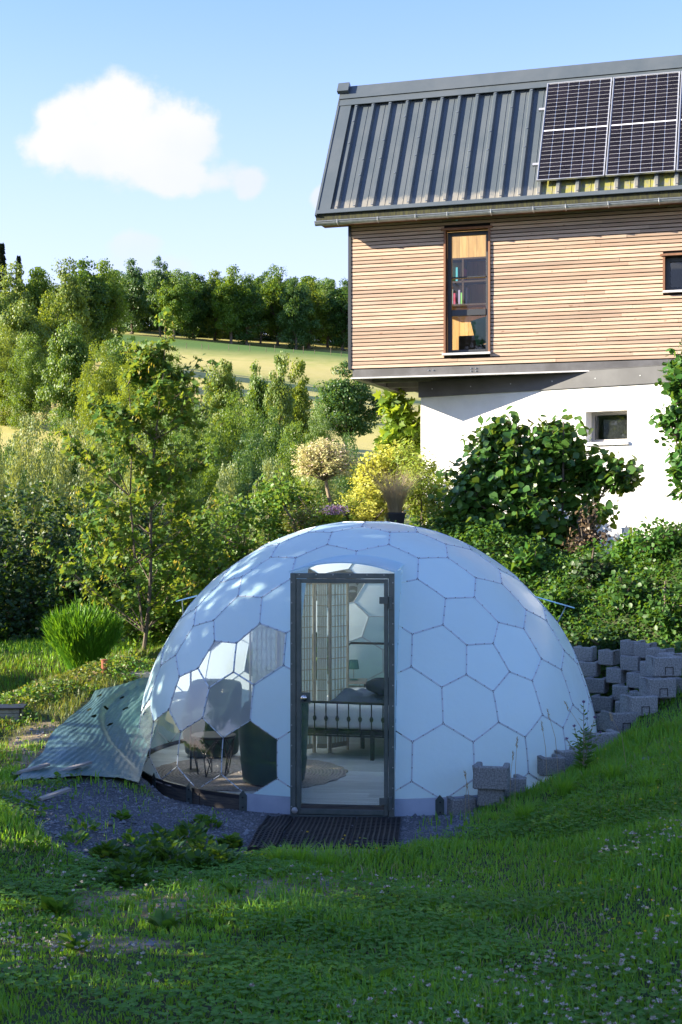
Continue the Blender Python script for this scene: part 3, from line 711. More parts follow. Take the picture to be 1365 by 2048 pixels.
# white rendered basement, turned against the storey above
WD = Vector((.8066, -.591, 0)); WN = Vector((.591, .8066, 0)); W0 = Vector((1.349, 24.04, 0))
WA = math.atan2(WD.y, WD.x); WM = HMI @ Matrix.Translation(W0) @ Matrix.Rotation(WA, 4, 'Z')
WU = .80                                        # start of the u measure used for the window
LW = (2.27+WU, 2.972+WU, 3.84, 4.32); WTOP = 4.70
q = MB(); wall_grid(q, 0, 10, 1.2, WTOP, 0, .32, [LW]); q.box((0, .32, 1.2), (.3, 5.5, WTOP)).box((.3, 5.2, 1.2), (10, 5.5, WTOP)).box((9.7, .32, 1.2), (10, 5.2, WTOP))
bw = q.build('basement_wall', M['render'], house); bw.matrix_local = WM
q = MB(); q.box((-.03, -.03, WTOP), (3.1, .0, WTOP+.262)).box((3.1, -.033, WTOP), (10.03, .0, WTOP+.262)).box((-.03, 0, WTOP), (0, 5.53, WTOP+.262)).box((-.03, -.04, WTOP+.2625), (10.03, 5.5, WTOP+.268))
o = q.build('parapet_band', M['flash'], bw)
q = MB()
for k in range(12): q.tube([(.25+.75*k, -.028, WTOP+.13), (.25+.75*k, -.04, WTOP+.13)], .009, 6)
q.build('band_rivets', M['zinc'], bw)
a, b, c, d = LW
q = MB(); lw = .05; y0 = .20
q.box((a, y0, c), (a+lw, y0+.06, d)).box((b-lw, y0, c), (b, y0+.06, d)).box((a+lw, y0, d-lw), (b-lw, y0+.06, d)).box((a+lw, y0, c), (b-lw, y0+.06, c+lw))
wf = q.build('window', M['greyframe'], bw); MB().box((a+lw, y0+.02, c+lw), (b-lw, y0+.026, d-lw)).build('pane', M['glass'], wf)
MB().box((a+.18, y0+.06, c), (b, y0+.08, d-.12)).build('blind', simple('grey_blind', (.20, .19, .175), (.12, .115, .11), 20, .9), wf)
MB().box((a-.02, -.05, c-.05), (b+.03, .19, c-.002)).build('sill', M['sill'], wf)

# ------------------------------------------------------------------ the dome tent
AZ = R_(-6)
dome = empty('dome_tent', (DX, DY, 0), AZ, 'white hexagon panelled garden dome tent with glass door and clear lower panels', 'dome tent')
DM = Matrix.Translation((DX, DY, 0)) @ Matrix.Rotation(AZ, 4, 'Z'); DMI = DM.inverted()
def goldberg(n=5):
    e = math.atan(.5); V = [(0, 0, 1)]
    V += [(math.cos(e)*math.sin(R_(72*k+36)), -math.cos(e)*math.cos(R_(72*k+36)), math.sin(e)) for k in range(5)]
    V += [(math.cos(e)*math.sin(R_(72*k)), -math.cos(e)*math.cos(R_(72*k)), -math.sin(e)) for k in range(5)]+[(0, 0, -1)]
    V = np.array(V); F = [(i, j, k) for i in range(12) for j in range(i+1, 12) for k in range(j+1, 12) if all(abs(V[a]@V[b]-1/5**.5) < .01 for a, b in ((i, j), (j, k), (i, k)))]
    idx = {}; pts = []; tris = []
    def vid(p):
        p = p/np.linalg.norm(p); k = tuple(np.round(p, 4)+0.0)
        if k not in idx: idx[k] = len(pts); pts.append(p)
        return idx[k]
    for a, b, c in F:
        g = lambda i, j: vid((V[a]*i+V[b]*j+V[c]*(n-i-j))/n)
        for i in range(n):
            for j in range(n-i):
                tris.append((g(i, j), g(i+1, j), g(i, j+1)))
                if i+j < n-1: tris.append((g(i+1, j+1), g(i+1, j), g(i, j+1)))
    tc = [unit(sum(pts[i] for i in t)) for t in tris]
    cells = []
    for v, p in enumerate(pts):
        ring = [k for k, t in enumerate(tris) if v in t]
        ax = unit(np.cross(p, [.3, .5, .81])); ay = np.cross(p, ax)
        ring.sort(key=lambda k: math.atan2(tc[k]@ay, tc[k]@ax)); cells.append((p, ring))
    return np.array(tc), cells
TC, CELLS = goldberg()
FLOORZ = .10; ZCUT = FLOORZ+.03
DW = .46; DTOP = 2.16; DV = 2.475                # half width of the porch, its height, distance of the door plane
def clip(poly, f):
    out = []
    for i in range(len(poly)):
        a, b = poly[i], poly[(i+1) % len(poly)]; fa, fb = f(a), f(b)
        if fa >= 0: out.append(a)
        if (fa >= 0) != (fb >= 0): out.append(a+(b-a)*(fa/(fa-fb)))
    return out
def pieces(tri):
    p = clip(tri, lambda q: q[2]-ZCUT)
    if len(p) < 3: return []
    if max(q[1] for q in p) > -.2: return [p]
    if min(q[0] for q in p) > DW or max(q[0] for q in p) < -DW or min(q[2] for q in p) > DTOP+.12: return [p]
    res = [clip(p, lambda q: q[0]-DW), clip(p, lambda q: -DW-q[0])]
    mid = clip(clip(p, lambda q: q[0]+DW), lambda q: DW-q[0])
    if len(mid) > 2: res.append(clip(mid, lambda q: q[2]-(DTOP+.10-.26*q[0]*q[0]/DW/DW*.4)))
    return [r for r in res if len(r) > 2]
def sub(a, b, c, n):
    g = lambda i, j: (a*i+b*j+c*(n-i-j))/n; out = []
    for i in range(n):
        for j in range(n-i):
            out.append([g(i, j), g(i+1, j), g(i, j+1)])
            if i+j < n-1: out.append([g(i+1, j+1), g(i, j+1), g(i+1, j)])
    return out
def ray_dome(px, py, far=False):
    o = np.array([0, 0, CAMZ]); d = unit(np.array([(px-682.5)/FPX, 1, -(py-HOR)/FPX])); c = np.array([DX, DY, DZ])
    oc = o-c; b = oc@d; q = oc@oc-DR*DR; t = -b+(1 if far else -1)*math.sqrt(max(0, b*b-q))
    v = DMI @ Vector(o+t*d); return unit(np.array(v)-np.array([0, 0, DZ]))
CP = np.array([c[0] for c in CELLS])
near = lambda d: int(np.argmax(CP@d))
clear_px = [(395, 1525), (510, 1510), (305, 1450), (335, 1480), (320, 1540), (360, 1570), (290, 1520), (450, 1590)]
frost_px = [(439, 1329), (525, 1315), (379, 1395), (457, 1412)]
clear = {near(ray_dome(*p)) for p in clear_px}|{near(ray_dome(690, 1180, True)), near(ray_dome(668, 1305, True))}
for az_, el_ in ((-110, 22), (-128, 30), (-118, 48), (-145, 20), (-150, 40), (-135, 58), (150, 35)):  # more far-side panels made clear to let extra light inside
    clear.add(near(np.array([math.sin(R_(az_))*math.cos(R_(el_)), -math.cos(R_(az_))*math.cos(R_(el_)), math.sin(R_(el_))])))
frost = {near(ray_dome(*p)) for p in frost_px}
for ci, (p, ring) in enumerate(CELLS):
    if p[2] < -.16: continue
    c3 = p*DR; vs = [TC[k]*DR for k in ring]
    cen = sum(vs)/len(vs)
    vs = [cen+(v-cen)*.985 for v in vs]
    V = []; F = []; key = {}
    for i in range(len(vs)):
        for tri in sub(cen, vs[i], vs[(i+1) % len(vs)], 4):
            tri = [np.array(q) for q in tri]
            out = []
            for q in tri:          # a taut panel: bulges most of the way to the sphere
                q = q*((.25+.75*DR/np.linalg.norm(q))); out.append(q+np.array([0, 0, DZ]))
            for pc in pieces(out):
                f = []
                for q in pc:
                    k = tuple(np.round(q, 5))
                    if k not in key: key[k] = len(V); V.append(tuple(q))
                    if key[k] not in f: f.append(key[k])
                if len(f) > 2: F.append(tuple(f))
    if not F: continue
    me = bpy.data.meshes.new('panel'); me.from_pydata(V, [], F); me.update()
    o = link('panel', me, M['clear'] if ci in clear else M['frost'] if ci in frost else M['white'], dome, smooth=True)
    if ci in clear: o['label'] = 'clear see-through panel of the dome'
# seams between the panels, with bolts
edges = set()
for p, ring in CELLS:
    for i in range(len(ring)): edges.add(tuple(sorted((ring[i], ring[(i+1) % len(ring)]))))
seam = MB(); bolts = MB(); CLV = {k for ci in clear for k in CELLS[ci][1]}
def blocked(q): return q[2] < ZCUT or (q[1] < -.2 and abs(q[0]) < DW+.01 and q[2] < DTOP+.08)
for a, b in edges:
    A, B = TC[a]*DR, TC[b]*DR
    if max(A[2], B[2])+DZ < ZCUT: continue
    n = 6; pts = []
    for i in range(n+1):
        q = A+(B-A)*i/n; q = q*(.2+.8*DR/np.linalg.norm(q)); pts.append(q+np.array([0, 0, DZ]))
    run = []
    for q in pts+[None]:
        if q is not None and not blocked(q): run.append(q); continue
        if len(run) > 1:
            nm = unit(run[0]-np.array([0, 0, DZ])); tg = unit(run[-1]-run[0]); sd = np.cross(nm, tg)*(.0035 if a in CLV and b in CLV else .0075)
            vv = []
            for r_ in run: vv += [r_-sd-nm*.003, r_+sd-nm*.003, r_+sd*.8+nm*.005, r_-sd*.8+nm*.005]
            ff = [(0, 1, 2, 3)]
            for i in range(len(run)-1):
                for k in range(4): ff.append((i*4+k, i*4+(k+1) % 4, i*4+4+(k+1) % 4, i*4+4+k))
            seam.add(vv, ff)
        run = []
    for tt in (.03, .34, .67, .97):
        q = A+(B-A)*tt; q = q*(.2+.8*DR/np.linalg.norm(q)); nm = unit(q); q = q+np.array([0, 0, DZ])
        if blocked(q): continue
        x = unit(np.cross(nm, [.1, .2, .97])); y = np.cross(nm, x); r = .007
        bolts.add([q+nm*.004+x*r, q+nm*.004+y*r, q+nm*.004-x*r, q+nm*.004-y*r, q+nm*.014], [(0, 1, 4), (1, 2, 4), (2, 3, 4), (3, 0, 4)])
o = seam.build('seam_frame', M['seam'], dome); o['kind'] = 'stuff'
o = bolts.build('bolt_heads', M['bolt'], dome); o['kind'] = 'stuff'
# base: ring beam, vinyl skirt, brackets
def ring_arc(mb, r0, r1, z0, z1, a0, a1, n=40):
    vs = []; fs = []
    for i in range(n+1):
        a = a0+(a1-a0)*i/n; s, c = math.sin(a), -math.cos(a)
        vs += [(r0*s, r0*c, z0), (r1*s, r1*c, z0), (r1*s, r1*c, z1), (r0*s, r0*c, z1)]
    for i in range(n):
        for k in range(4): fs.append((i*4+k, i*4+(k+1) % 4, i*4+4+(k+1) % 4, i*4+4+k))
    return mb.add(vs, fs+[(0, 1, 2, 3), tuple(n*4+k for k in (3, 2, 1, 0))])
da = math.asin((DW+.002)/DV)
RB_ = DR+.012
for k in range(14):
    a0 = da+(2*math.pi-2*da)*k/14; a1 = da+(2*math.pi-2*da)*(k+1)/14-.004
    q = MB(); ring_arc(q, RB_-.06, RB_, -.03, FLOORZ-.002, a0, a1, 8); q.build('ring_beam', M['ringwood'], dome)
q = MB(); ring_arc(q, RB_+.006, RB_+.009, .0, ZCUT+.03, da, R_(150), 50); q.build('skirt', M['skirt'], dome)
q = MB(); ring_arc(q, RB_+.006, RB_+.009, .0, ZCUT+.03, -R_(22), -da, 10); q.build('skirt', M['skirt'], dome)
q = MB(); ring_arc(q, DR-.02, DR+.012, FLOORZ, FLOORZ+.035, da, 2*math.pi-da, 90); q.build('base_rail', M['bolt'], dome)
for a in [-22.5, -38, -53, -70, -95, -120, 20.5, 40, 60, 85, 120, 150, 180, -150]:
    a = R_(a); m4 = Matrix.Rotation(a, 4, 'Z') @ Matrix.Translation((0, -(RB_+.012), 0))
    q = MB(); q.add([m4 @ Vector(p) for p in [(-.04, 0, -.05), (.04, 0, -.05), (.04, 0, .14), (0, 0, .185), (-.04, 0, .14), (-.04, -.006, -.05), (.04, -.006, -.05), (.04, -.006, .14), (0, -.006, .185), (-.04, -.006, .14)]],
                    [(0, 1, 2, 3, 4), (9, 8, 7, 6, 5), (0, 5, 6, 1), (1, 6, 7, 2), (2, 7, 8, 3), (3, 8, 9, 4), (4, 9, 5, 0)])
    br = q.build('base_bracket', M['steel'], dome)
    q = MB()
    for z in (.03, .12): q.tube([m4 @ Vector((0, -.006, z)), m4 @ Vector((0, -.013, z))], .009, 6)
    q.build('bracket_bolts', M['bolt'], br)
# plank floor
q = MB(); q.lathe([(DR-.06, FLOORZ-.03), (DR-.06, FLOORZ-.012)], 72); fl = q.build('floor', M['ringwood'], dome)
pw = .19; y = -DR
while y < DR-.05:
    y0, y1 = y, min(y+pw, DR-.03); rr = DR-.05
    hw = math.sqrt(max(.01, rr*rr-max(abs(y0), abs(y1))**2))
    js = [-hw, random.uniform(-hw*.6, -hw*.1), random.uniform(hw*.15, hw*.7), hw] if hw > .9 else [-hw, hw]
    for k in range(len(js)-1):
        w0a = math.sqrt(max(.01, rr*rr-y0*y0)); w1a = math.sqrt(max(.01, rr*rr-y1*y1))
        xa0, xa1 = (js[k],)*2 if k else (-w0a, -w1a); xb0, xb1 = (js[k+1],)*2 if k < len(js)-2 else (w0a, w1a)
        g = .0012; q = MB(); z0, z1 = FLOORZ-.011, FLOORZ
        q.add([(xa0+g, y0+g, z0), (xb0-g, y0+g, z0), (xb1-g, y1-g, z0), (xa1+g, y1-g, z0), (xa0+g, y0+g, z1), (xb0-g, y0+g, z1), (xb1-g, y1-g, z1), (xa1+g, y1-g, z1)],
              [(0, 3, 2, 1), (4, 5, 6, 7), (0, 1, 5, 4), (1, 2, 6, 5), (2, 3, 7, 6), (3, 0, 4, 7)]); q.build('plank', M['plank'], fl)
    y += pw
# porch round the door: side walls and arched hood
q = MB()
for s in (-1, 1):
    x = s*(DW-.004); n = 14; vs = []
    for i in range(n+1):
        z = .02+(DTOP+.0-.02)*i/n; rin = math.sqrt(max(.05, DR*DR-(z-DZ)**2-x*x))
        vs += [(x, -DV+.02, z), (x, min(-rin+.02, -.5), z), (x-s*.006, -DV+.02, z), (x-s*.006, min(-rin+.02, -.5), z)]
    q = MB()
    for i in range(n):
        b = i*4; q.add([vs[b+k] for k in (0, 1, 5, 4, 2, 3, 7, 6)], [(0, 1, 2, 3), (7, 6, 5, 4), (0, 4, 5, 1), (1, 5, 6, 2), (2, 6, 7, 3), (3, 7, 4, 0)])
    q.build('porch_side', M['white'], dome)
q = MB(); vs = []; n = 16
for i in range(n+1):
    x = -DW-.01+(2*DW+.02)*i/n; z = DTOP+.005+.085*(1-(x/(DW+.01))**2)
    rin = math.sqrt(max(.05, DR*DR-(z-DZ)**2-x*x)); vs += [(x, -DV-.035, z), (x, -rin+.06, z+.03), (x, -DV-.035, z+.012), (x, -rin+.06, z+.042)]
for i in range(n):
    b = i*4; q.add([vs[b+k] for k in (0, 1, 5, 4, 2, 3, 7, 6)], [(3, 2, 1, 0), (4, 5, 6, 7), (0, 1, 5, 4), (1, 2, 6, 5), (2, 3, 7, 6), (3, 0, 4, 7)])
q.build('porch_hood', M['white'], dome, smooth=False)
q = MB(); vs = [(-DW, -DV, DTOP)]
arc = [(-DW+2*DW*i/16, -DV, DTOP+.005+.08*(1-((-DW+2*DW*i/16)/DW)**2)) for i in range(17)]
q.add(arc, [tuple(range(17))]); q.build('hood_pane', M['clear'], dome)
# door frame and door
q = MB(); fy0, fy1 = -DV-.03, -DV+.03
q.box((-DW, fy0, .0), (-DW+.05, fy1, DTOP)).box((DW-.05, fy0, .0), (DW, fy1, DTOP)).box((-DW+.05, fy0, DTOP-.045), (DW-.05, fy1, DTOP)).box((-DW+.05, fy0, .0), (DW-.05, fy1, .03))
fr = q.build('door_frame', M['steel'], dome, bevel=.003, seg=1)
q = MB()
for z in np.arange(.1, 2.15, .18):
    for s in (-1, 1): q.tube([(s*(DW-.012), fy0, z), (s*(DW-.012), fy0-.005, z)], .006, 6)
for x in np.arange(-.38, .4, .15): q.tube([(x, fy0, DTOP-.012), (x, fy0-.005, DTOP-.012)], .006, 6)
q.build('frame_rivets', M['zinc'], fr)
dx0, dx1 = -DW+.055, DW-.055
q = MB(); q.box((dx0, fy0-.004, .036), (dx0+.04, fy1-.01, DTOP-.05)).box((dx1-.035, fy0-.004, .036), (dx1, fy1-.01, DTOP-.05)).box((dx0+.04, fy0-.004, DTOP-.085), (dx1-.035, fy1-.01, DTOP-.05)).box((dx0+.04, fy0-.004, .036), (dx1-.035, fy1-.01, .085))
door = q.build('door', M['steel'], dome, bevel=.003, seg=1)
MB().box((dx0+.04, -DV-.004, .085), (dx1-.035, -DV+.004, DTOP-.085)).build('pane', M['clear'], door)
MB().box((dx0+.04, -DV-.03, .086), (dx1-.035, -DV+.02, .118)).build('kick_rail', M['ringwood'], door)
for z in (1.93, .17):
    q = MB(); q.box((dx1-.075, fy0-.022, z-.035), (dx1+.0, fy0-.005, z+.025)).tube([(dx1+.018, fy0-.015, z-.08), (dx1+.018, fy0-.015, z+.03)], .018, 10); q.build('hinge', M['steel'], door)
q = MB(); q.box((dx0+.03, fy0-.012, 1.02), (dx0+.125, fy0-.004, 1.11)); q.build('lock_plate', M['steel'], door)
q = MB(); hx = dx0+.075
q.tube([(hx, fy0-.012, 1.065), (hx, fy0-.03, 1.065), (hx, fy0-.035, 1.065), (hx, fy0-.05, 1.065), (hx, fy0-.07, 1.065), (hx, fy0-.078, 1.065)], [.016, .013, .016, .03, .028, .012], 14); q.build('door_knob', M['chrome'], door, smooth=True)
q = MB(); q.lathe([(.004, -.028), (.02, -.022), (.03, 0), (.02, .022), (.004, .028)], 16, (dx0-.01, fy0-.04, .075)); q.build('door_stop', M['greyframe'], door, smooth=True)
MB().box((-DW-.0, -DV-.06, -.02), (DW, -DV-.03, .0)).build('threshold', M['zinc'], dome)
# vent flaps held open on both flanks
for az, el, out, dr, nm in ((92, 42.0, .40, .115, 'right'), (-97, 42.5, .26, .07, 'left')):
    c = Vector((math.sin(R_(az)-AZ)*math.cos(R_(el)), -math.cos(R_(az)-AZ)*math.cos(R_(el)), math.sin(R_(el))))*DR+Vector((0, 0, DZ))
    rad = Vector((c.x, c.y, 0)).normalized(); tan = Vector((-rad.y, rad.x, 0)); dn = Vector((0, 0, -1))
    po = [(-.12, -.02), (-.27, out*.5), (-.12, out), (.12, out), (.27, out*.5), (.12, -.02)]
    q = MB(); top = [c+tan*a+rad*b+dn*(dr*b/out) for a, b in po]
    q.add([*top, *[p+Vector((0, 0, -.012)) for p in top]], [(0, 1, 2, 3, 4, 5), (11, 10, 9, 8, 7, 6)]+[(i, 6+i, 6+(i+1) % 6, (i+1) % 6) for i in range(6)])
    fo = q.build('vent_flap', M['white'], dome)
    q = MB(); q.tube([c+rad*(out*.85)+dn*dr*.85, c+rad*.20+dn*.36], .007, 6); q.build('stay_rod', M['zinc'], fo)

# ------------------------------------------------------------------ inside the dome
def fp(px, py, z=FLOORZ):
    Y = FPX*(CAMZ-z)/(py-HOR); return Vector(((px-682.5)/FPX*Y, Y, z))
def tub_chair(loc, rz, lab, s=1.0):
    e = empty('armchair', loc, rz, lab, 'armchair', 'green tub armchairs in the dome'); e.scale = (s,)*3
    n = 40; prof = []; vs = []; fs = []
    for i in range(n):
        a = 2*math.pi*i/n; bk = .5+.5*math.cos(a)              # a = 0 is the back (+y)
        h = .45+.31*ss(.18, .62, bk); dx, dy = math.sin(a), math.cos(a)
        ring = [(.245, .03), (.262, .045), (.285, .22), (.287, .235), (.281, .25), (.300, h-.09), (.298, h-.035), (.285, h-.008), (.262, h), (.235, h-.015), (.218, h-.06), (.205, .40), (.0, .40)]
        vs += [(r*dx*1.05, r*dy, z) for r, z in ring]
    m = 13
    for i in range(n):
        for k in range(m-1):
            j = (i+1) % n; fs.append((i*m+k, i*m+k+1, j*m+k+1, j*m+k))
    MB().add(vs, fs).build('shell', M['velvet'], e, smooth=True)
    MB().lathe([(.01, .395), (.19, .395), (.205, .42), (.20, .455), (.17, .475), (.01, .48)], 28).build('seat_cushion', M['velvet'], e, smooth=True)
    MB().lathe([(.22, .0), (.225, .03)], 28).build('base', M['black'], e)
p = fp(548, 1568); tub_chair((p.x, p.y, FLOORZ), R_(205), 'dark green velvet tub armchair just inside the glass door, its back to the garden', 1.08)
p = fp(424, 1512); tub_chair((p.x, p.y, FLOORZ), R_(-35), 'dark green velvet tub armchair behind the black wire side table', 1.05)
# rug with a scalloped edge
rc = Vector((-.93, 14.22)); q = MB(); n = 120; vs = [(0, 0, .012)]
for k in (0, 1, 2):
    for i in range(n):
        a = 2*math.pi*i/n; w = 1+.013*math.sin(a*26)+.012*math.sin(a*5+1); r = .98*w*(.97 if k == 0 else 1)
        lift = .006*max(0, math.sin(a*11+.5))
        vs.append((r*math.cos(a), r*math.sin(a), (.012+lift, .009+lift, .001)[k]))
fs = [(0, 1+i, 1+(i+1) % n) for i in range(n)]
for k in (0, 1): fs += [(1+k*n+i, 1+(k+1)*n+i, 1+(k+1)*n+(i+1) % n, 1+k*n+(i+1) % n) for i in range(n)]
def rug_mat():
    t = NT('braided_jute'); tc = t.n('ShaderNodeTexCoord'); w = t.n('ShaderNodeTexWave', wave_type='RINGS', rings_direction='SPHERICAL'); t.l(tc.outputs['Object'], w.inputs[0])
    w.inputs['Scale'].default_value = 9; w.inputs['Distortion'].default_value = 1.5; w.inputs['Detail'].default_value = 3; w.inputs['Detail Scale'].default_value = 8
    c = t.mix(w.outputs[1], (.42, .36, .31), (.20, .165, .14)); c = t.mix(t.rng(t.tex(45, 4).outputs[0], .4, .6, 0, .6), c, (.50, .43, .38))
    return t.done(t.bsdf(c, .95, 0, .1, w.outputs[1], .5, .01))
o = MB().add(vs, fs).build('round_rug', rug_mat(), None, (rc.x, rc.y, FLOORZ)); tag(o, 'round braided jute rug under the armchairs on the plank floor', 'rug')
# black wire side table
p = fp(428, 1552); e = empty('side_table', p, R_(10), 'small round black side table on a geometric wire base', 'side table')
MB().lathe([(.215, .385), (.222, .39), (.222, .408), (.215, .412)], 40).build('table_top', M['black'], e)
q = MB(); b5 = [(.155*math.cos(R_(72*k+20)), .155*math.sin(R_(72*k+20)), .008) for k in range(5)]; t10 = [(.205*math.cos(R_(72*k+56)), .205*math.sin(R_(72*k+56)), .385) for k in range(5)]; m5 = [(.20*math.cos(R_(72*k+20)), .20*math.sin(R_(72*k+20)), .23) for k in range(5)]
for k in range(5):
    q.tube([b5[k], b5[(k+1) % 5]], .0065, 6).tube([b5[k], m5[k]], .0065, 6).tube([m5[k], t10[k]], .0065, 6).tube([m5[k], t10[(k-1) % 5]], .0065, 6).tube([b5[k], t10[k]], .005, 6)
q.build('wire_base', M['black'], e)
# floor lamp
p = fp(382, 1543); e = empty('floor_lamp', p, 0, 'slim black floor lamp with grey drum shade beside the side table', 'floor lamp')
MB().lathe([(.125, 0), (.125, .012), (.02, .02)], 28).build('base', M['black'], e); MB().tube([(0, 0, .015), (0, 0, 1.22)], .010, 8).build('pole', M['black'], e)
MB().lathe([(.105, 1.10), (.088, 1.28), (.086, 1.28), (.103, 1.10)], 28, cap=False).build('lamp_shade', M['grey'], e)
# folding screen: four zigzag paper panels
sa = Vector((-.98, 15.25, FLOORZ)); e = empty('folding_screen', sa, 0, 'folding paper screen with pale wood lattice beside the bed', 'folding screen')
x0, y0 = 0, 0
for k, (dx, dy) in enumerate(((.30, .13), (.20, -.06), (.19, .15), (.17, -.02), (.20, .22))):
    w = math.hypot(dx, dy); a = math.atan2(dy, dx); m4 = Matrix.Translation((x0, y0, 0)) @ Matrix.Rotation(a, 4, 'Z')
    q = MB(); q.box((0, -.012, 0), (.018, .012, 1.87), m4).box((w-.018, -.012, 0), (w, .012, 1.87), m4).box((.018, -.012, 1.83), (w-.03, .012, 1.87), m4).box((.03, -.012, .05), (w-.03, .012, .10), m4)
    po = q.build('screen_frame', M['screenwood'], e)
    q = MB(); nx = 5
    for i in range(1, nx): xx = .03+(w-.06)*i/nx; q.box((xx-.004, -.009, .10), (xx+.004, -.001, 1.83), m4)
    for j in range(1, 15): zz = .10+1.73*j/15; q.box((.03, -.010, zz-.004), (w-.03, -.001, zz+.004), m4)
    q.build('lattice', M['screenwood'], po); MB().box((.03, .002, .10), (w-.03, .004, 1.83), m4).build('paper', M['paper'], po)
    x0 += dx; y0 += dy
# bed
ba = Vector((-.40, 15.12, FLOORZ)); bb = Vector((.92, 14.80, FLOORZ)); bx = (bb-ba).normalized(); brz = math.atan2(bx.y, bx.x); BW = (bb-ba).length
e = empty('bed', ba, brz, 'black metal bed frame with white mattress seen through the glass door', 'bed')
def legz(x, y, h): MB().box((x-.02, y-.02, 0), (x+.02, y+.02, h)).build('leg', M['black'], e)
q = MB(); q.tube([(0, 0, .10), (0, 0, .52), (.02, 0, .58), (.07, 0, .60), (BW-.07, 0, .60), (BW-.02, 0, .58), (BW, 0, .52), (BW, 0, .10)], .014, 8).tube([(0, 0, .25), (BW, 0, .25)], .010, 8)
fb = q.build('footboard', M['black'], e)
for k in range(1, 11):
    x = BW*k/11; q = MB(); q.tube([(x, 0, .25), (x, 0, .40), (x, 0, .41), (x, 0, .43), (x, 0, .45), (x, 0, .46), (x, 0, .60)], [.007, .007, .016, .022, .016, .007, .007], 8); q.build('spindle', M['black'], fb)
for x in (.35*BW, BW*.62): legz(x, .75, .28)
for x, y in ((0, 0), (BW, 0), (0, 1.9), (BW, 1.9), (.55*BW, .02)): legz(x, y, .3)
MB().box((.01, .02, .26), (BW-.01, 1.92, .30)).build('bed_rail', M['black'], e)
MB().box((.0, .03, .31), (BW, 1.93, .56)).build('mattress', M['linen'], e, bevel=.06, seg=4, smooth=True)
q = MB(); q.tube([(0, 1.95, .10), (0, 1.95, 1.0), (.06, 1.95, 1.06), (BW-.06, 1.95, 1.06), (BW, 1.95, 1.0), (BW, 1.95, .10)], .014, 8); q.build('headboard', M['black'], e)
def drape(nx, ny, f): 
    vs = [f(i/nx, j/ny) for i in range(nx+1) for j in range(ny+1)]
    return vs, [(i*(ny+1)+j, (i+1)*(ny+1)+j, (i+1)*(ny+1)+j+1, i*(ny+1)+j+1) for i in range(nx) for j in range(ny)]
BM_ = Matrix.Translation(ba) @ Matrix.Rotation(brz, 4, 'Z')
def bl(u, v):
    x = .16+u*(BW-.12); y = .20+v*1.0; e_ = min(u*6, (1-u)*6, v*5, (1-v)*5, 1)
    z = .565+.11*ss(0, 1, e_)*(.8+.3*math.sin(u*9+v*4))+.03*math.sin(u*23+math.sin(v*9)*2)*math.sin(v*14+1)*ss(0, 1, e_)+.10*ss(.4, .9, u)*ss(.2, .8, v)
    return (x+.03*math.sin(v*11), y+.03*math.sin(u*13), z)
o = MB().add(*drape(40, 40, bl)).build('blanket', M['blanket'], None, smooth=True); o.matrix_world = BM_; tag(o, 'slate blue blanket crumpled on the white mattress', 'blanket')
def bagf(u, v):
    a = u*2*math.pi; b = (v-.5)*math.pi; r = 1+.12*math.sin(a*3+v*5)+.08*math.sin(a*5-v*9)
    return (.80+.19*r*math.cos(b)*math.cos(a), .38+.14*r*math.cos(b)*math.sin(a), .735+.085*r*math.copysign(abs(math.sin(b))**.7, math.sin(b))+.02*math.sin(a*2)*math.cos(b))
o = MB().add(*drape(28, 14, bagf)).build('cloth_bag', M['bag'], None, smooth=True); o.matrix_world = BM_; tag(o, 'black cloth bag lying on the slate blanket', 'bag')
# small table and lamp
p = Vector((-.16, 16.75, FLOORZ)); e = empty('bedside_table', p, R_(-3), 'narrow wooden table with thin legs behind the bed', 'table')
MB().box((0, 0, .60), (.46, .34, .63)).build('table_top', M['desk'], e)
for x, y in ((.02, .02), (.44, .02), (.02, .32), (.44, .32)): MB().tube([(x, y, 0), (x, y, .60)], .010, 6).build('leg', M['black'], e)
e = empty('table_lamp', (p.x+.31, p.y+.14, FLOORZ+.632), 0, 'small teal table lamp on the narrow table behind the bed', 'lamp')
MB().lathe([(.05, 0), (.05, .008), (.008, .014)], 20).build('base', M['teal'], e); MB().tube([(0, 0, .01), (0, 0, .17)], .005, 6).build('stem', M['zinc'], e)
MB().lathe([(.066, .13), (.052, .235), (.050, .235), (.064, .13)], 24, cap=False).build('lamp_shade', M['teal'], e)

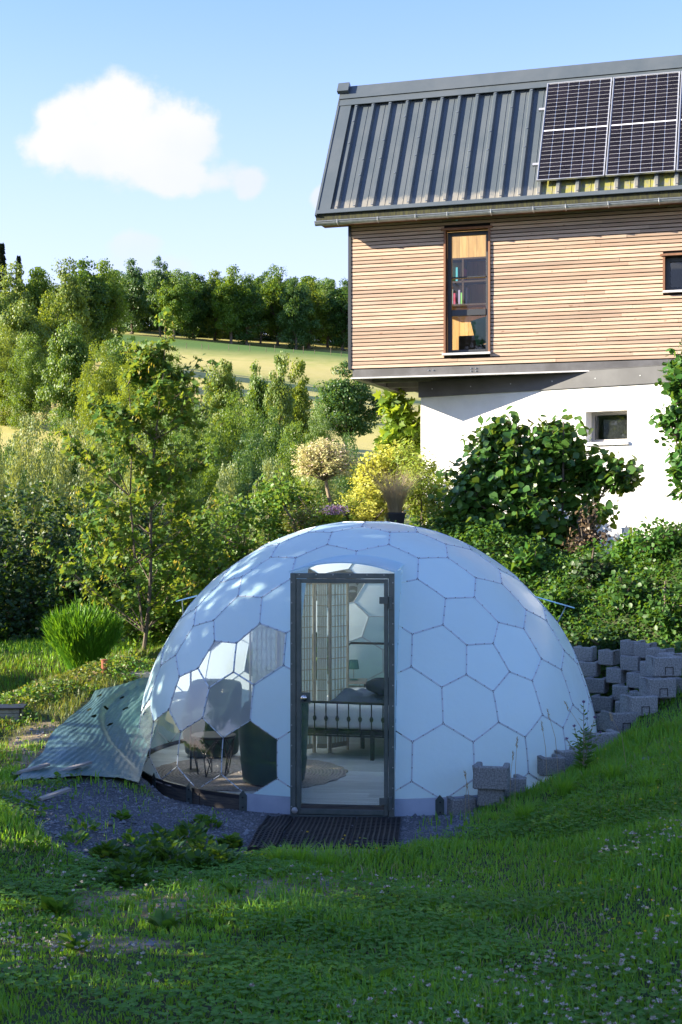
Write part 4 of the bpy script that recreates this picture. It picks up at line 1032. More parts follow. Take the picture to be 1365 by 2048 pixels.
# ------------------------------------------------------------------ things lying around the dome
def ring_mat(corners, nx, ny, lab, sag=0):
    """open rubber mat: a lattice of webs between four ground corners (front-left, front-right, back-right, back-left)"""
    c = [Vector(k) for k in corners]; o0 = sum(c, Vector())/4
    def at(u, v, h):
        p = c[0]*(1-u)*(1-v)+c[1]*u*(1-v)+c[2]*u*v+c[3]*(1-u)*v
        return Vector((p.x, p.y, float(gz(p.x, p.y))+.008+h+sag*math.sin(u*7+v*3)*.5+sag*(1-v)))-o0
    q = MB(); w = .17
    for i in range(nx+1):
        for j in range(ny):
            a, b = (i-w)/nx, (i+w)/nx; a = max(a, 0); b = min(b, 1)
            vs = [at(a, j/ny, 0), at(b, j/ny, 0), at(b, (j+1)/ny, 0), at(a, (j+1)/ny, 0), at(a, j/ny, .017), at(b, j/ny, .017), at(b, (j+1)/ny, .017), at(a, (j+1)/ny, .017)]
            q.add(vs, [(4, 5, 6, 7), (3, 0, 4, 7), (1, 2, 6, 5), (0, 1, 5, 4)])
    for j in range(ny+1):
        a, b = max((j-w)/ny, 0), min((j+w)/ny, 1)
        for i in range(nx):
            u0, u1 = i/nx, (i+1)/nx
            vs = [at(u0, a, 0), at(u1, a, 0), at(u1, b, 0), at(u0, b, 0), at(u0, a, .0155), at(u1, a, .0155), at(u1, b, .0155), at(u0, b, .0155)]
            q.add(vs, [(4, 5, 6, 7), (0, 1, 5, 4), (2, 3, 7, 6)])
    vs = [at(u, v, -.006) for v in (0, 1) for u in (0, 1)]
    nb = 12; gv = [at(i/nb, j/nb, -.004) for j in range(nb+1) for i in range(nb+1)]; q.add(gv, [(j*(nb+1)+i, j*(nb+1)+i+1, (j+1)*(nb+1)+i+1, (j+1)*(nb+1)+i) for j in range(nb) for i in range(nb)])
    o = q.build('rubber_mat', M['rubber'], None, o0); return tag(o, lab, 'mat')
g = lambda px, py: hit(px, py)
ring_mat([g(700, 1700), g(796, 1701), g(803, 1640), g(716, 1640)], 9, 24, 'black ring rubber doormat under the hinge side of the dome door')
ring_mat([g(556, 1700), g(697, 1700), g(713, 1640), g(590, 1639)], 14, 24, 'black ring rubber doormat in the middle before the dome door')
ring_mat([g(493, 1709), g(552, 1702), g(587, 1638), g(536, 1636)], 6, 24, 'narrow black ring rubber mat bent over the gravel edge', .02)

# planter blocks: hollow U blocks with a notch
def block_mesh(w, h, d, notch):
    q = MB(); t = .055
    q.box((-w/2, 0, 0), (w/2, t, h)); q.box((-w/2, t, 0), (-w/2+t, d, h)); q.box((w/2-t, t, 0), (w/2, d, h)); q.box((-w/2+t, t, 0), (w/2-t, d*.9, h*.55))
    bm = bmesh.new(); me = q.mesh('block'); bm.from_mesh(me)
    bmesh.ops.remove_doubles(bm, verts=bm.verts, dist=.0001)
    ed = [e for e in bm.edges if len(e.link_faces) == 2 and e.calc_face_angle(0) > .5]
    bmesh.ops.bevel(bm, geom=ed, offset=.013, segments=2, affect='EDGES', profile=.5, clamp_overlap=True)
    bm.to_mesh(me); bm.free()
    if notch: pass
    return me
BL = [block_mesh(.225, .165, .25, 0), block_mesh(.185, .165, .25, 0), block_mesh(.30, .20, .27, 0)]
nm_ = MB()
for lo, hi in (((-.045, -.004, 0), (-.039, .001, .08)), ((.039, -.004, 0), (.045, .001, .08)), ((-.039, -.004, .074), (.039, .001, .08))): nm_.box(lo, hi)
NOTCH = nm_.mesh('notch')
def block(px, py, Y, kind=0, rz=0, lab=None, notch=False, tilt=0, group='stacked planter blocks'):
    p = P(px, py, Y); h = (.175, .175, .20)[kind]
    o = link('planter_block', BL[kind], M['concrete'], None, (p.x, p.y, p.z-h/2)); o.rotation_euler = (tilt, 0, rz)
    tag(o, lab or 'grey hollow concrete planter block stacked in the retaining wall beside the dome', 'planter block', group)
    if notch: link('notch', NOTCH, M['dark'], o, (0.01, -.0005, .02))
    return o
rowsB = [  # px, py of face centres, row by row from the top
    [(1260, 1296, 15.9), (1283, 1301, 15.75), (1311, 1312, 15.5), (1328, 1322, 15.25)],
    [(1166, 1308, 16.5), (1211, 1315, 16.2), (1258, 1326, 15.8), (1292, 1338, 15.4)],
    [(1174, 1338, 16.3), (1227, 1351, 15.9), (1271, 1361, 15.5), (1295, 1372, 15.2)],
    [(1189, 1371, 16.0), (1240, 1386, 15.6), (1273, 1399, 15.2)],
    [(1203, 1408, 15.6), (1246, 1419, 15.2)],
    [(1215, 1445, 15.2), (1180, 1440, 15.7)]]
for r, row in enumerate(rowsB):
    for k, (x, y, Y) in enumerate(row): block(x, y, Y, 0 if k % 2 == 0 else 1, R_(-24-9*k+random.uniform(-4, 4)))
endl = ['topmost', 'second from the top', 'third from the top', 'fourth from the top']
for k, (x, y, Y) in enumerate(((1337, 1334, 14.75), (1326, 1377, 14.6), (1290, 1413, 14.45), (1252, 1446, 14.35))):
    block(x, y, Y, 2, R_(8+3*k), 'notched square concrete planter block, %s at the stepped wall end' % endl[k], True, group='notched end blocks of the planter wall')
for k, (x, y, Y) in enumerate(((1345, 1372, 15.0), (1322, 1412, 14.8))): block(x, y, Y, 0, R_(6))
block(1212, 1487, 13.75, 2, R_(10), 'concrete planter block half sunk in grass at the foot of the stepped wall', group='blocks along the grass edge')
block(1148, 1522, 13.35, 2, R_(28), 'flat lying concrete planter block behind the thistle', group='blocks along the grass edge')
block(1110, 1533, 13.05, 0, R_(12), 'dark concrete planter block in the grass between the thistle and the tall upright block', group='blocks along the grass edge')
block(982, 1594, 12.45, 0, R_(-8), 'lower concrete block carrying the tall upright block beside the dome', group='blocks along the grass edge')
block(981, 1557, 12.42, 2, R_(-12), 'concrete planter block with open slot on top of another block by the dome', group='blocks along the grass edge')
block(930, 1616, 12.55, 0, R_(14), 'low concrete block lying beside the dome bracket', group='blocks along the grass edge')
block(1030, 1575, 12.75, 0, R_(10), 'flat pale concrete block wedged between dome and grass bank', group='blocks along the grass edge')

# tarpaulin over the cut bank
ca, cb, cc_, cd = P(22, 1578, 12.35), P(278, 1566, 12.95), P(345, 1345, 16.7), P(190, 1392, 15.5)
holes = [(.10, .90), (.42, .86), (.33, .74), (.55, .70), (.72, .82), (.50, .55), (.28, .62), (.8, .60), (.15, .72)]
nx, ny = 90, 110; q = MB(); vs = []; keep = []
for i in range(nx+1):
    for j in range(ny+1):
        u_, v_ = i/nx, j/ny
        bu = .012*math.sin(v_*9)+.006*math.sin(v_*23+1)
        p = ca.lerp(cb, u_).lerp(cd.lerp(cc_, u_), v_); x, y = p.x+bu*(1-u_)*2, p.y+.04*math.sin(u_*8+2)
        cr = u_*1.2-v_*.5
        wr = .004*math.sin(cr*29+3.5*math.sin(v_*4+u_*5))*(.2+.8*u_)*(1+math.sin(v_*6+u_*4))*.6+.002*math.sin(cr*83+5*math.sin(v_*7+u_*6))+.005*math.sin(v_*13+4*math.sin(u_*5))+.0015*math.sin(u_*47+v_*39)
        vs.append((x, y, max(float(gz(x, y))+.035, p.z)+wr))
for i in range(nx):
    for j in range(ny):
        u_, v_ = (i+.5)/nx, (j+.5)/ny
        if any(((u_-a)/.028+.4*math.sin(v_*60))**2+((v_-b)/.016)**2 < 1 for a, b in holes): continue
        keep.append((i*(ny+1)+j, (i+1)*(ny+1)+j, (i+1)*(ny+1)+j+1, i*(ny+1)+j+1))
tarpm = simple('green_tarpaulin', (.04, .095, .092), (.07, .135, .13), 3, .4, 0, .5, bscale=7, bstr=.6, bdist=.04, stretch=(1, .35, 1))
o = q.add(vs, keep).build('tarpaulin', tarpm, None, smooth=True); tag(o, 'wrinkled blue green tarpaulin with holes spread over the bank beside the dome', 'tarpaulin')
# concrete steps and small things on the left bank
def slab(px, py, Y, w, d, h, rz, lab):
    p = P(px, py, Y); o = MB().box((0, 0, -h), (w, d, 0)).build('concrete_step', M['slab'], None, p, bevel=.008); o.rotation_euler = (0, 0, rz); return tag(o, lab, 'step', 'concrete steps above the tarpaulin')
slab(240, 1347, 16.3, .75, .55, .16, R_(4), 'upper pale concrete step slab above the tarpaulin')
slab(213, 1361, 16.2, .60, .5, .13, R_(4), 'lower pale concrete step slab, partly under the upper one')
p = hit(209, 1346); o = MB().lathe([(.035, -.05), (.035, .14), (.04, .145), (.04, .155), (.028, .158)], 14).build('clay_pipe', M['clay'], None, p); tag(o, 'upright red clay pipe end beside the broom bush', 'pipe')
p = P(259, 1368, 16.1); o = MB().lathe([(.04, -.06), (.055, .005), (.058, .02), (.05, .02), (.045, 0)], 18).build('flower_pot', M['clay'], None, p); tag(o, 'red clay flower pot rim below the concrete step', 'flower pot')
p = hit(14, 1446); e = empty('lidded_box', (p.x-.18, p.y, p.z), R_(6), 'black lidded weathered wooden box at the lit bank', 'box'); e.scale = (.62, .62, .62)
for k in range(3): MB().box((0, 0, .005+k*.07), (.52, .4, .068+k*.07)).build('board', M['slab'], e)
MB().box((-.03, -.05, .215), (.56, .45, .24)).build('lid', M['black'], e, bevel=.008)
for x in (-.0, .49): MB().box((x, -.025, 0), (x+.025, -.001, .214)).build('corner_post', M['black'], e)
for px, py, L_, rz in ((150, 1545, .34, 42), (62, 1550, .36, 38), (110, 1600, .30, 48)):
    p = hit(px, py); o = MB().box((-L_/2, -.03, .01), (L_/2, .03, .03)).build('timber_offcut', M['slab'], None, (p.x, p.y, p.z+.03)); o.rotation_euler = (0, R_(-8), R_(rz))
    tag(o, {150: 'weathered board weighing down the lower tarpaulin edge', 62: 'weathered board at the outer lower tarpaulin corner', 110: 'half buried weathered board in the weeds below the tarpaulin'}[px], 'board')
# loose stones on the gravel
def stone_mesh(seed):
    r = np.random.default_rng(seed); bm = bmesh.new(); bmesh.ops.create_icosphere(bm, subdivisions=1, radius=1)
    for v in bm.verts: v.co *= r.uniform(.7, 1.15); v.co.z *= .42; v.co.x *= 1.25
    me = bpy.data.meshes.new('stone'); bm.to_mesh(me); bm.free(); return me
ST = [stone_mesh(k) for k in range(6)]
sp_ = [(212, 1649, 12), (150, 1635, 7), (183, 1640, 6), (237, 1657, 6), (252, 1650, 5), (130, 1655, 7), (290, 1660, 5), (100, 1690, 6), (60, 1660, 8), (330, 1650, 5), (180, 1690, 5), (365, 1672, 6), (260, 1625, 5), (45, 1640, 9), (310, 1700, 5), (1300, 1520, 22), (1265, 1535, 14), (1335, 1508, 14), (75, 1530, 9), (95, 1495, 12), (62, 1505, 9), (40, 1530, 8), (110, 1470, 8)]
for k, (px, py, s) in enumerate(sp_):
    p = hit(px, py); o = link('stone', ST[k % 6], M['stone'], None, (p.x, p.y, p.z+.002)); r = s/FPX*p.y; o.scale = (r, r*.8, r*.8); o.rotation_euler = (0, 0, k*1.3)
    tag(o, 'flat grey slate stone lying on the gravel left of the doormats' if k < 15 else 'pale stone slab in the grass below the planter wall' if k < 18 else 'rough stone on the earth beside the tarpaulin', 'stone', 'slate stones on the gravel' if k < 15 else 'stones in the grass bank' if k < 18 else 'stones beside the tarpaulin')
# gravel
n = 32000; gx = rng.uniform(-3.4, 1.5, n); gy = rng.uniform(7.6, 14.2, n); rdm = np.hypot(gx-DX, gy-DY)
k = (rng.uniform(size=n) < np.maximum(gravel_mask(gx, gy)*.95, .45*soil_mask(gx, gy))) & (rdm > DR+.03) & ~((np.abs(gx-DX+.25) < .5) & (gy > 12.45)); gx, gy = gx[k], gy[k]; n = len(gx)
s = rng.uniform(.006, .017, n)*(1+(rng.uniform(size=n) < .03)*1.2); oc = np.array([(1, 0, 0), (0, 1, 0), (-1, 0, 0), (0, -1, 0), (0, 0, .7), (0, 0, -.7)])
a = rng.uniform(0, 6.28, n); jit = rng.uniform(.6, 1.2, (n, 6, 1)); W = oc[None]*jit
cx, sx = np.cos(a)[:, None], np.sin(a)[:, None]; W = np.stack([W[..., 0]*cx-W[..., 1]*sx, W[..., 0]*sx+W[..., 1]*cx, W[..., 2]], 2)*s[:, None, None]+np.stack([gx, gy, gz(gx, gy)+s*.2], 1)[:, None]
F0 = np.array([(0, 1, 4), (1, 2, 4), (2, 3, 4), (3, 0, 4)]); F = (F0[None]+(np.arange(n)*6)[:, None, None]).reshape(-1, 3)
o = link('gravel', arr_mesh('gravel', W.reshape(-1, 3), F), leaf_mat('gravel_stone', (.10, .105, .115), (.26, .265, .27), .0, (.1, .1, .1), rough=.8), None); tag(o, 'loose blue grey gravel round the dome', 'gravel', kind='stuff')
# pot with dry grass, carton by the white wall
p = P(791, 1048, 19.6); e = empty('plant_pot', (p.x, p.y, p.z), R_(8), 'square black plant pot behind the dome top', 'pot')
q = MB(); q.add([(-.10, -.10, 0), (.10, -.10, 0), (.10, .10, 0), (-.10, .10, 0), (-.12, -.12, .15), (.12, -.12, .15), (.12, .12, .15), (-.12, .12, .15)], [(0, 3, 2, 1), (0, 1, 5, 4), (1, 2, 6, 5), (2, 3, 7, 6), (3, 0, 4, 7), (4, 5, 6, 7)]).build('pot_body', M['black'], e)
q = MB(); q.box((-.128, -.128, .135), (.128, -.11, .158)).box((-.128, .11, .135), (.128, .128, .158)).box((-.128, -.11, .135), (-.11, .11, .158)).box((.11, -.11, .135), (.128, .11, .158)); q.build('pot_rim', M['black'], e)
def blades(n, c, r0, r1, h0, h1, w, lean, mat, name, parent=None, seg=3, curl=.3):
    a = rng.uniform(0, 6.283, n); rr = r0*np.sqrt(rng.uniform(size=n)); b = np.stack([rr*np.cos(a), rr*np.sin(a), np.zeros(n)], 1)+np.array(c)
    out = np.stack([np.cos(a+rng.normal(size=n)*.5), np.sin(a+rng.normal(size=n)*.5), np.zeros(n)], 1)
    h = rng.uniform(h0, h1, n)[:, None]; ln = (lean*rng.uniform(.2, 1.1, n))[:, None]*h
    sd = np.stack([-out[:, 1], out[:, 0], np.zeros(n)], 1); V = []
    for k in range(seg+1):
        t = k/seg; p = b+out*ln*(t**1.7)+np.array([0, 0, 1])*h*(t-curl*t*t*ln/h); ww = w*(1-t)**.7
        V += [p-sd*ww/2, p+sd*ww/2] if k < seg else [p]
    V = np.stack(V, 1); m = V.shape[1]; off = (np.arange(n)*m)[:, None, None]
    Q = np.array([(2*k, 2*k+1, 2*k+3, 2*k+2) for k in range(seg-1)]); T = np.array([(2*seg-2, 2*seg-1, 2*seg)])
    return link(name, arr_mesh(name, V.reshape(-1, 3), [(Q[None]+off).reshape(-1, 4), (T[None]+off).reshape(-1, 3)]), mat, parent)
e = empty('ornamental_grass', (p.x, p.y, p.z+.15), 0, 'dry reddish straw ornamental grass growing in the black pot', 'grass')
blades(900, (0, 0, 0), .09, 0, .30, .72, .005, .75, L['straw'], 'straw_blades', e, 4, .1)
p = P(1253, 1094, 20.4); e = empty('carton', (p.x, p.y, float(p.z)), R_(25), 'narrow upright yellow blue and white carton before the white wall', 'carton')
MB().box((-.07, -.04, 0), (.07, .04, .08)).build('blue_band', simple('carton_blue', (.02, .07, .36)), e)
MB().box((-.07, -.04, .08), (.07, .04, .28)).build('carton_body', simple('carton_white', (.75, .76, .74), (.10, .22, .55), 16, .5, lo=.56, hi=.6), e)
MB().box((.025, -.043, .06), (.073, .043, .285)).build('yellow_side', simple('carton_yellow', (.72, .66, .05)), e)
MB().lathe([(.015, .28), (.015, .31), (.004, .315)], 10).build('cap', M['sill'], e)

# ------------------------------------------------------------------ far trees
PR = [tree_proto(1, 0, 130, 120, .023, 11, (.31, .31, .40), .57), tree_proto(1, 0, 130, 120, .023, 12, (.25, .25, .43), .54), tree_proto(1, 0, 130, 120, .023, 13, (.34, .34, .38), .60),
      tree_proto(1, 0, 110, 120, .021, 14, (.19, .19, .44), .53, clump=.07), tree_proto(1, 0, 170, 120, .023, 15, (.36, .36, .48), .48, lower=-.05), tree_proto(1, 0, 260, 130, .015, 16, (.42, .42, .44), .44, lower=-.07, clump=.085)]
def con_proto(seed=5):
    r = np.random.default_rng(seed); z = r.uniform(.12, 1, 2600); a = r.uniform(0, 6.28, 2600); rad = (1-z)*.22*r.uniform(.25, 1, 2600)*(.75+.25*np.sin(z*60))+.004
    pos = np.stack([rad*np.cos(a), rad*np.sin(a), z-rad*.25], 1); tip = np.stack([np.cos(a), np.sin(a), -.25+0*a], 1); nr = unit(np.array([0, 0, 1.])+r.normal(size=(2600, 3))*.3)
    return MB().tube([(0, 0, -.02), (0, 0, .5), (0, 0, .98)], [.022, .012, .002], 7, False).mesh('trunk'), leaves_mesh('crown', 'quad', pos, tip, nr, r.uniform(.03, .06, 2600))
CON = con_proto()
def ftree(px, Y, top, wpx, pr, lm, lab, grp, cat='tree', name='deciduous_tree', sink=0):
    x = (px-682.5)/FPX*Y; z0 = float(gz(x, Y))-sink; zt = CAMZ+(HOR-top)/FPX*Y; h = max(1.5, zt-z0)
    wid = wpx/FPX*Y; base_w = {0: .66, 1: .54, 2: .72, 3: .44, 4: .76, 5: .9}[pr] if isinstance(pr, int) else .44
    e = place_tree(name, PR[pr] if isinstance(pr, int) else CON, x, Y, h, wid/h/base_w, random.uniform(0, 6.28), L[lm], lab, cat, grp)
    e.location.z = z0; return e
lab_f = 'tall deciduous tree in the forest edge above the sloping meadow'
edge = [(225, 548), (262, 522), (318, 524), (352, 545), (388, 538), (425, 545), (460, 543), (490, 548), (528, 548), (560, 545), (590, 552), (622, 560), (655, 572), (690, 555), (722, 566), (760, 560)]
for k, (px, top) in enumerate(edge):
    Y = 292+6*math.sin(k*1.7)+(px-450)*.02
    ftree(px+random.uniform(-5, 5), Y, top+random.uniform(-6, 6), random.uniform(62, 86), (0, 1, 2, 0, 4, 1)[k % 6], ('far1', 'far3', 'far3', 'far1', 'far3', 'far2')[k % 6], lab_f, 'forest edge trees')
for k in range(26):
    px = 180+k*24+random.uniform(-8, 8); Y = 312+random.uniform(-6, 12)
    ftree(px, Y, 552+.03*(px-450)+random.uniform(-12, 12), random.uniform(70, 100), random.choice((4, 5, 4)), random.choice(('far1', 'far3', 'far3')), 'deciduous tree standing deeper in the forest behind the meadow edge', 'inner forest trees')
# woods on the left slope
wl = [(20, 150, 540, 110, 0, 'far2'), (75, 152, 525, 100, 4, 'far1'), (130, 165, 530, 95, 0, 'far2'), (172, 170, 515, 100, 1, 'far3'), (205, 172, 535, 90, 0, 'far1'), (-30, 140, 560, 120, 4, 'far1'), (45, 128, 590, 120, 4, 'far2'), (110, 132, 600, 110, 0, 'far2'), (5, 118, 640, 120, 5, 'far2'), (60, 116, 660, 110, 5, 'far1')]
for px, Y, top, w, pr, lm in wl: ftree(px, Y, top, w, pr, lm, 'broad deciduous tree of the woods on the lit slope beside the meadow', 'woods beside the meadow')
ftree(4, 176, 487, 55, 'c', 'conifer', 'dark pointed spruce rising above the woods', None, 'tree', 'spruce_tree')
ftree(38, 178, 512, 40, 'c', 'conifer', 'small dark spruce tip behind the yellowing woods', None, 'tree', 'spruce_tree')
ftree(142, 112, 634, 105, 4, 'far1', 'rounded green tree at the foot of the woods beside the meadow', None)
ftree(205, 100, 672, 110, 5, 'far2', 'yellow green field tree before the meadow, beside the rounded green one', None)
ftree(285, 96, 678, 130, 5, 'far2', 'wide yellow green field tree behind the young maple', None)
ftree(238, 108, 664, 120, 4, 'far1', 'full green field tree behind the yellow green ones', None)
ftree(345, 98, 694, 110, 5, 'far1', 'wide green field tree at the meadow side of the maple', None)
ftree(330, 104, 700, 90, 5, 'far1', 'low green field tree at the meadow edge behind the maple top', None)
ftree(445, 92, 708, 90, 4, 'far2', 'yellow green field tree standing on the open meadow slope', None)
ftree(515, 90, 722, 62, 1, 'far1', 'slender green field tree on the lower meadow', None)
ftree(560, 88, 716, 60, 3, 'far2', 'slender yellow green field tree on the lower meadow', None)
ftree(598, 90, 728, 56, 3, 'far2', 'thin light field tree beside the globe willow', None)
ftree(692, 100, 736, 140, 2, 'far3', 'round dark green tree on the meadow under the house overhang', None)
ftree(640, 86, 800, 70, 5, 'far1', 'small green bush tree below the round dark tree on the meadow', None)
for k, (px, Y, top, w) in enumerate(((470, 78, 770, 150), (540, 74, 800, 130), (400, 76, 800, 130), (590, 72, 830, 110), (500, 64, 850, 150), (420, 62, 860, 130), (330, 70, 790, 130), (250, 72, 800, 120), (620, 66, 870, 110))):
    ftree(px, Y, top, w, 5, ('far1', 'far3', 'far1')[k % 3], 'bushy green tree in the valley below the meadow', 'valley trees', sink=1.0)
for k, (px, Y, top, w) in enumerate(((140, 44, 812, 150), (40, 42, 838, 120), (195, 46, 850, 100), (-20, 40, 800, 90), (455, 45, 908, 120), (540, 44, 895, 120), (330, 47, 880, 130), (610, 46, 930, 110), (90, 40, 880, 130))):
    ftree(px, Y, top, w, 5, 'sage', 'pale sage green willow bush in the valley below the garden', 'willow bushes', 'shrub', 'willow_bush', sink=.6)
for k, (px, Y, top, w) in enumerate(((-30, 62, 806, 150), (60, 60, 812, 150), (130, 64, 808, 140), (215, 60, 815, 140), (280, 56, 860, 130), (20, 52, 870, 120), (360, 58, 850, 120), (640, 58, 880, 110), (700, 62, 850, 90))):
    ftree(px, Y, top, w, 5, ('far1', 'sage', 'far3')[k % 3], 'thick green bush in the valley hollow behind the garden shrubs', 'valley bushes', 'shrub', 'valley_bush', sink=.5)
for k in range(14):
    px = 372+k*26+random.uniform(-8, 8); Y = 250+k*.5; x = (px-682.5)/FPX*Y; o = MB().tube([(0, 0, -.1), (0, 0, 1.0+.3*math.sin(k*3))], .05, 5).build('fence_post', M['bark'], None, (x, Y, float(gz(x, Y)))); tag(o, 'thin wooden fence post on the meadow in front of the forest edge', 'fence post', 'meadow fence posts')

# garden trees outside the picture's left edge keep the dome and lawn in shade
SH = tree_proto(1, 0, 150, 78, .020, 31, (.30, .30, .37), .60, clump=.085)
for k, (x, y, h, w) in enumerate(((-12, 2.6, 10.5, .9), (-10.2, 5.2, 9.0, .85), (-11.0, 8.8, 10, .95), (-10.0, 11.6, 9.0, .82))):
    place_tree('garden_tree', SH, x, y, h, w, k*1.9, L['shade'], 'leafy garden tree beside the lawn that shades the dome', 'tree', 'garden trees beside the lawn')

HG = tree_proto(1, 0, 160, 90, .05, 41, (.50, .50, .46), .46, lower=-.1, clump=.14)  # unseen hedge row, added so the dome panels reflect dark leaves
for k in range(6):
    place_tree('added_hedge', HG, -15.5+.8*math.sin(k*2.1), -2.5+k*2.7, 3.6+.5*math.sin(k), 1.0, k*1.1, L['hedge'], 'unseen hedge bush added behind the garden trees to darken the dome reflections', 'shrub', 'added hedge bushes beside the lawn')

# ------------------------------------------------------------------ near shrubs and trees
def pc(px, py, Y, dy=0): p = P(px, py, Y); return (p.x, p.y+dy, p.z)
def rr(px, Y): return px/FPX*Y
# young field maple: leader and ascending limbs, lobed leaves, hanging keys
def maple():
    b = hit(287, 1318, 17, 30); b = Vector((P(287, 1300, 18.9).x, 18.9, float(gz(-2.63, 18.9))))
    e = empty('maple_tree', b, 0, 'young field maple with lobed leaves and pale hanging keys behind the tarpaulin', 'tree')
    mb = MB(); H = P(330, 640, 18.9).z-b.z; lead = []
    for i in range(15):
        t = i/14; lead.append(Vector((.28*t+.03*math.sin(t*9), .05*math.sin(t*7), H*t)))
    mb.tube(lead, [.026*(1-i/14)**.8+.003 for i in range(15)], 7)
    tips = []; dirs = []
    l2 = [Vector((0, 0, .3)), Vector((-.10, -.05, 1.2)), Vector((-.16, -.1, 2.1)), Vector((-.14, 0, 3.0)), Vector((-.20, .0, 3.6))]
    mb.tube(l2, [.018, .015, .012, .008, .003], 6)
    for k in range(64):
        t = .07+.85*(k/63); ax = lead[int(t*14)] if k % 3 else l2[min(4, int(t*4.6))]
        a = k*2.4+random.uniform(-.4, .4); ln = (1.62-1.28*t**1.05)*random.uniform(.55, 1.15)
        if t > .82: ln *= .65
        d = Vector((math.cos(a), math.sin(a)*.55, random.uniform(.35, .8))).normalized()
        p0 = Vector(ax); p1 = p0+d*ln*.5+Vector((0, 0, .03)); p2 = p0+d*ln+Vector((0, 0, .10*ln))
        mb.tube([p0, p1, p2], [.009, .006, .002], 5, False)
        for s in range(11):
            q = p0.lerp(p2, random.uniform(.28, 1)); dd = (d+Vector(rng.normal(size=3)*.55)).normalized(); l3 = random.uniform(.10, .28)
            mb.tube([q, q+dd*l3], [.004, .002], 3, False); tips.append(q+dd*l3); dirs.append(dd)
    for i in range(9, 15):
        for s in range(5):
            dd = Vector(rng.normal(size=3)+np.array([0, 0, .8])).normalized(); tips.append(lead[i]+dd*.13); dirs.append(dd)
    tips = np.array(tips); dirs = np.array(dirs)
    a = spray(tips, dirs, .17, 10, .088, 'maple', .35, .9, .75, jit=.04)
    link('foliage', leaves_mesh('maple', 'maple', *a), L['maple'], e)
    k = rng.choice(len(tips), 190, False); kp = np.repeat(tips[k], 7, 0)+rng.normal(size=(190*7, 3))*.03; kp[:, 2] -= .05
    link('seed_keys', leaves_mesh('keys', 'lance', kp, np.array([0, 0, -1.])+rng.normal(size=kp.shape)*.4, rnd(len(kp)), .055, 1.6), L['samara'], e)
    mb.build('branches', M['bark'], e)
maple()
shrub('hedge_shrub', 'bright green leafy hedge shrub behind the dome beside the globe willow', (pc(540, 1120, 20.2)[0], 20.2, 1.3), [(pc(480, 1080, 20.2), (.75, .6, .75)), (pc(580, 1050, 20.4), (.62, .6, .6)), (pc(560, 990, 20.6), (.5, .5, .35)), (pc(410, 1150, 20), (.7, .55, .8)), (pc(620, 1010, 20.8), (.4, .4, .4))], 620, 12, .26, .072, 'oval', L['hedge'], droop=.3, stems=10)
shrub('hedge_shrub', 'sunlit green hedge shrub between the maple and the dome', (pc(350, 1230, 19.6)[0], 19.8, 1.0), [(pc(350, 1170, 19.8), (.55, .5, .8)), (pc(300, 1240, 19.6), (.6, .5, .5)), (pc(400, 1220, 19.4), (.45, .4, .5))], 420, 12, .24, .07, 'oval', L['hedge'], droop=.3)
shrub('hedge_shrub', 'shaded green shrub behind the maple trunk', (pc(220, 1200, 20.6)[0], 20.8, .8), [(pc(220, 1150, 20.8), (.8, .6, .85)), (pc(150, 1200, 20.6), (.5, .5, .6))], 380, 12, .26, .075, 'oval', L['ivy'])
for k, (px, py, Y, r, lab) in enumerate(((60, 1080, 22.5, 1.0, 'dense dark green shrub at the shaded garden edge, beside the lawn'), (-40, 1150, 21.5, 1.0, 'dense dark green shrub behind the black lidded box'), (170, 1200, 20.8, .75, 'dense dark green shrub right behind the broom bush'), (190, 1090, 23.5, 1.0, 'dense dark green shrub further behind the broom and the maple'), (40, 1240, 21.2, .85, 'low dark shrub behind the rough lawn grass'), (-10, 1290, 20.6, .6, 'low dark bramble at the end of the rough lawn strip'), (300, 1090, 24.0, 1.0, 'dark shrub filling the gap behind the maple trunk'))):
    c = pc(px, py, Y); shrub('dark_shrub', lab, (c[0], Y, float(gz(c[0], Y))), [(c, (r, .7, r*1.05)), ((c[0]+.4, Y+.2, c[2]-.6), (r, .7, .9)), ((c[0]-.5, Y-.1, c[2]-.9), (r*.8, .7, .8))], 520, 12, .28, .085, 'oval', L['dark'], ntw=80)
for k, (x, y, r, lab) in enumerate(((-7.6, 19.6, 1.15, 'unseen dark shrub added at the outer lawn edge to shade the lawn'), (-7.9, 22.4, 1.2, 'unseen dark shrub added at the outer lawn corner to shade the lawn'), (-7.4, 17.6, .9, 'low unseen shrub added out beyond the broom bush to shade the rough lawn'))):  # out of view, added to cast shade over the rough lawn
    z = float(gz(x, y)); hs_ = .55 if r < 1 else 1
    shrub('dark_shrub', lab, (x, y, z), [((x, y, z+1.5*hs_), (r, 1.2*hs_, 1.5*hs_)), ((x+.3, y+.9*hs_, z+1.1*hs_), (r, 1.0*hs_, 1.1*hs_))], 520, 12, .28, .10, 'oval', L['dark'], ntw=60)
# broom
b = hit(160, 1350, 16, 24); b = Vector((P(168, 1346, 17.9).x, 17.9, float(gz(P(168, 1346, 17.9).x, 17.9))))
e = empty('broom_bush', b, 0, 'vivid green upright broom bush on the lit bank', 'shrub')
blades(4200, (0, 0, 0), .15, 0, .45, .98, .0055, .48, L['broom'], 'green_stems', e, 4, .05)
tp = rng.uniform(.25, 1, 9000)**.8; aa = rng.uniform(0, 6.28, 9000); ra = (.05+.43*tp**.9)*np.sqrt(rng.uniform(size=9000)); hh = .90*tp*rng.uniform(.82, 1.1, 9000)*(1+.10*np.sin(aa*5+1)*np.sin(aa*2))
bp = np.stack([ra*np.cos(aa), ra*np.sin(aa), hh*(1-.22*(ra/.5)**2)], 1); bd = unit(np.stack([np.cos(aa)*ra, np.sin(aa)*ra, .8+0*aa], 1)+rng.normal(size=(9000, 3))*.2)
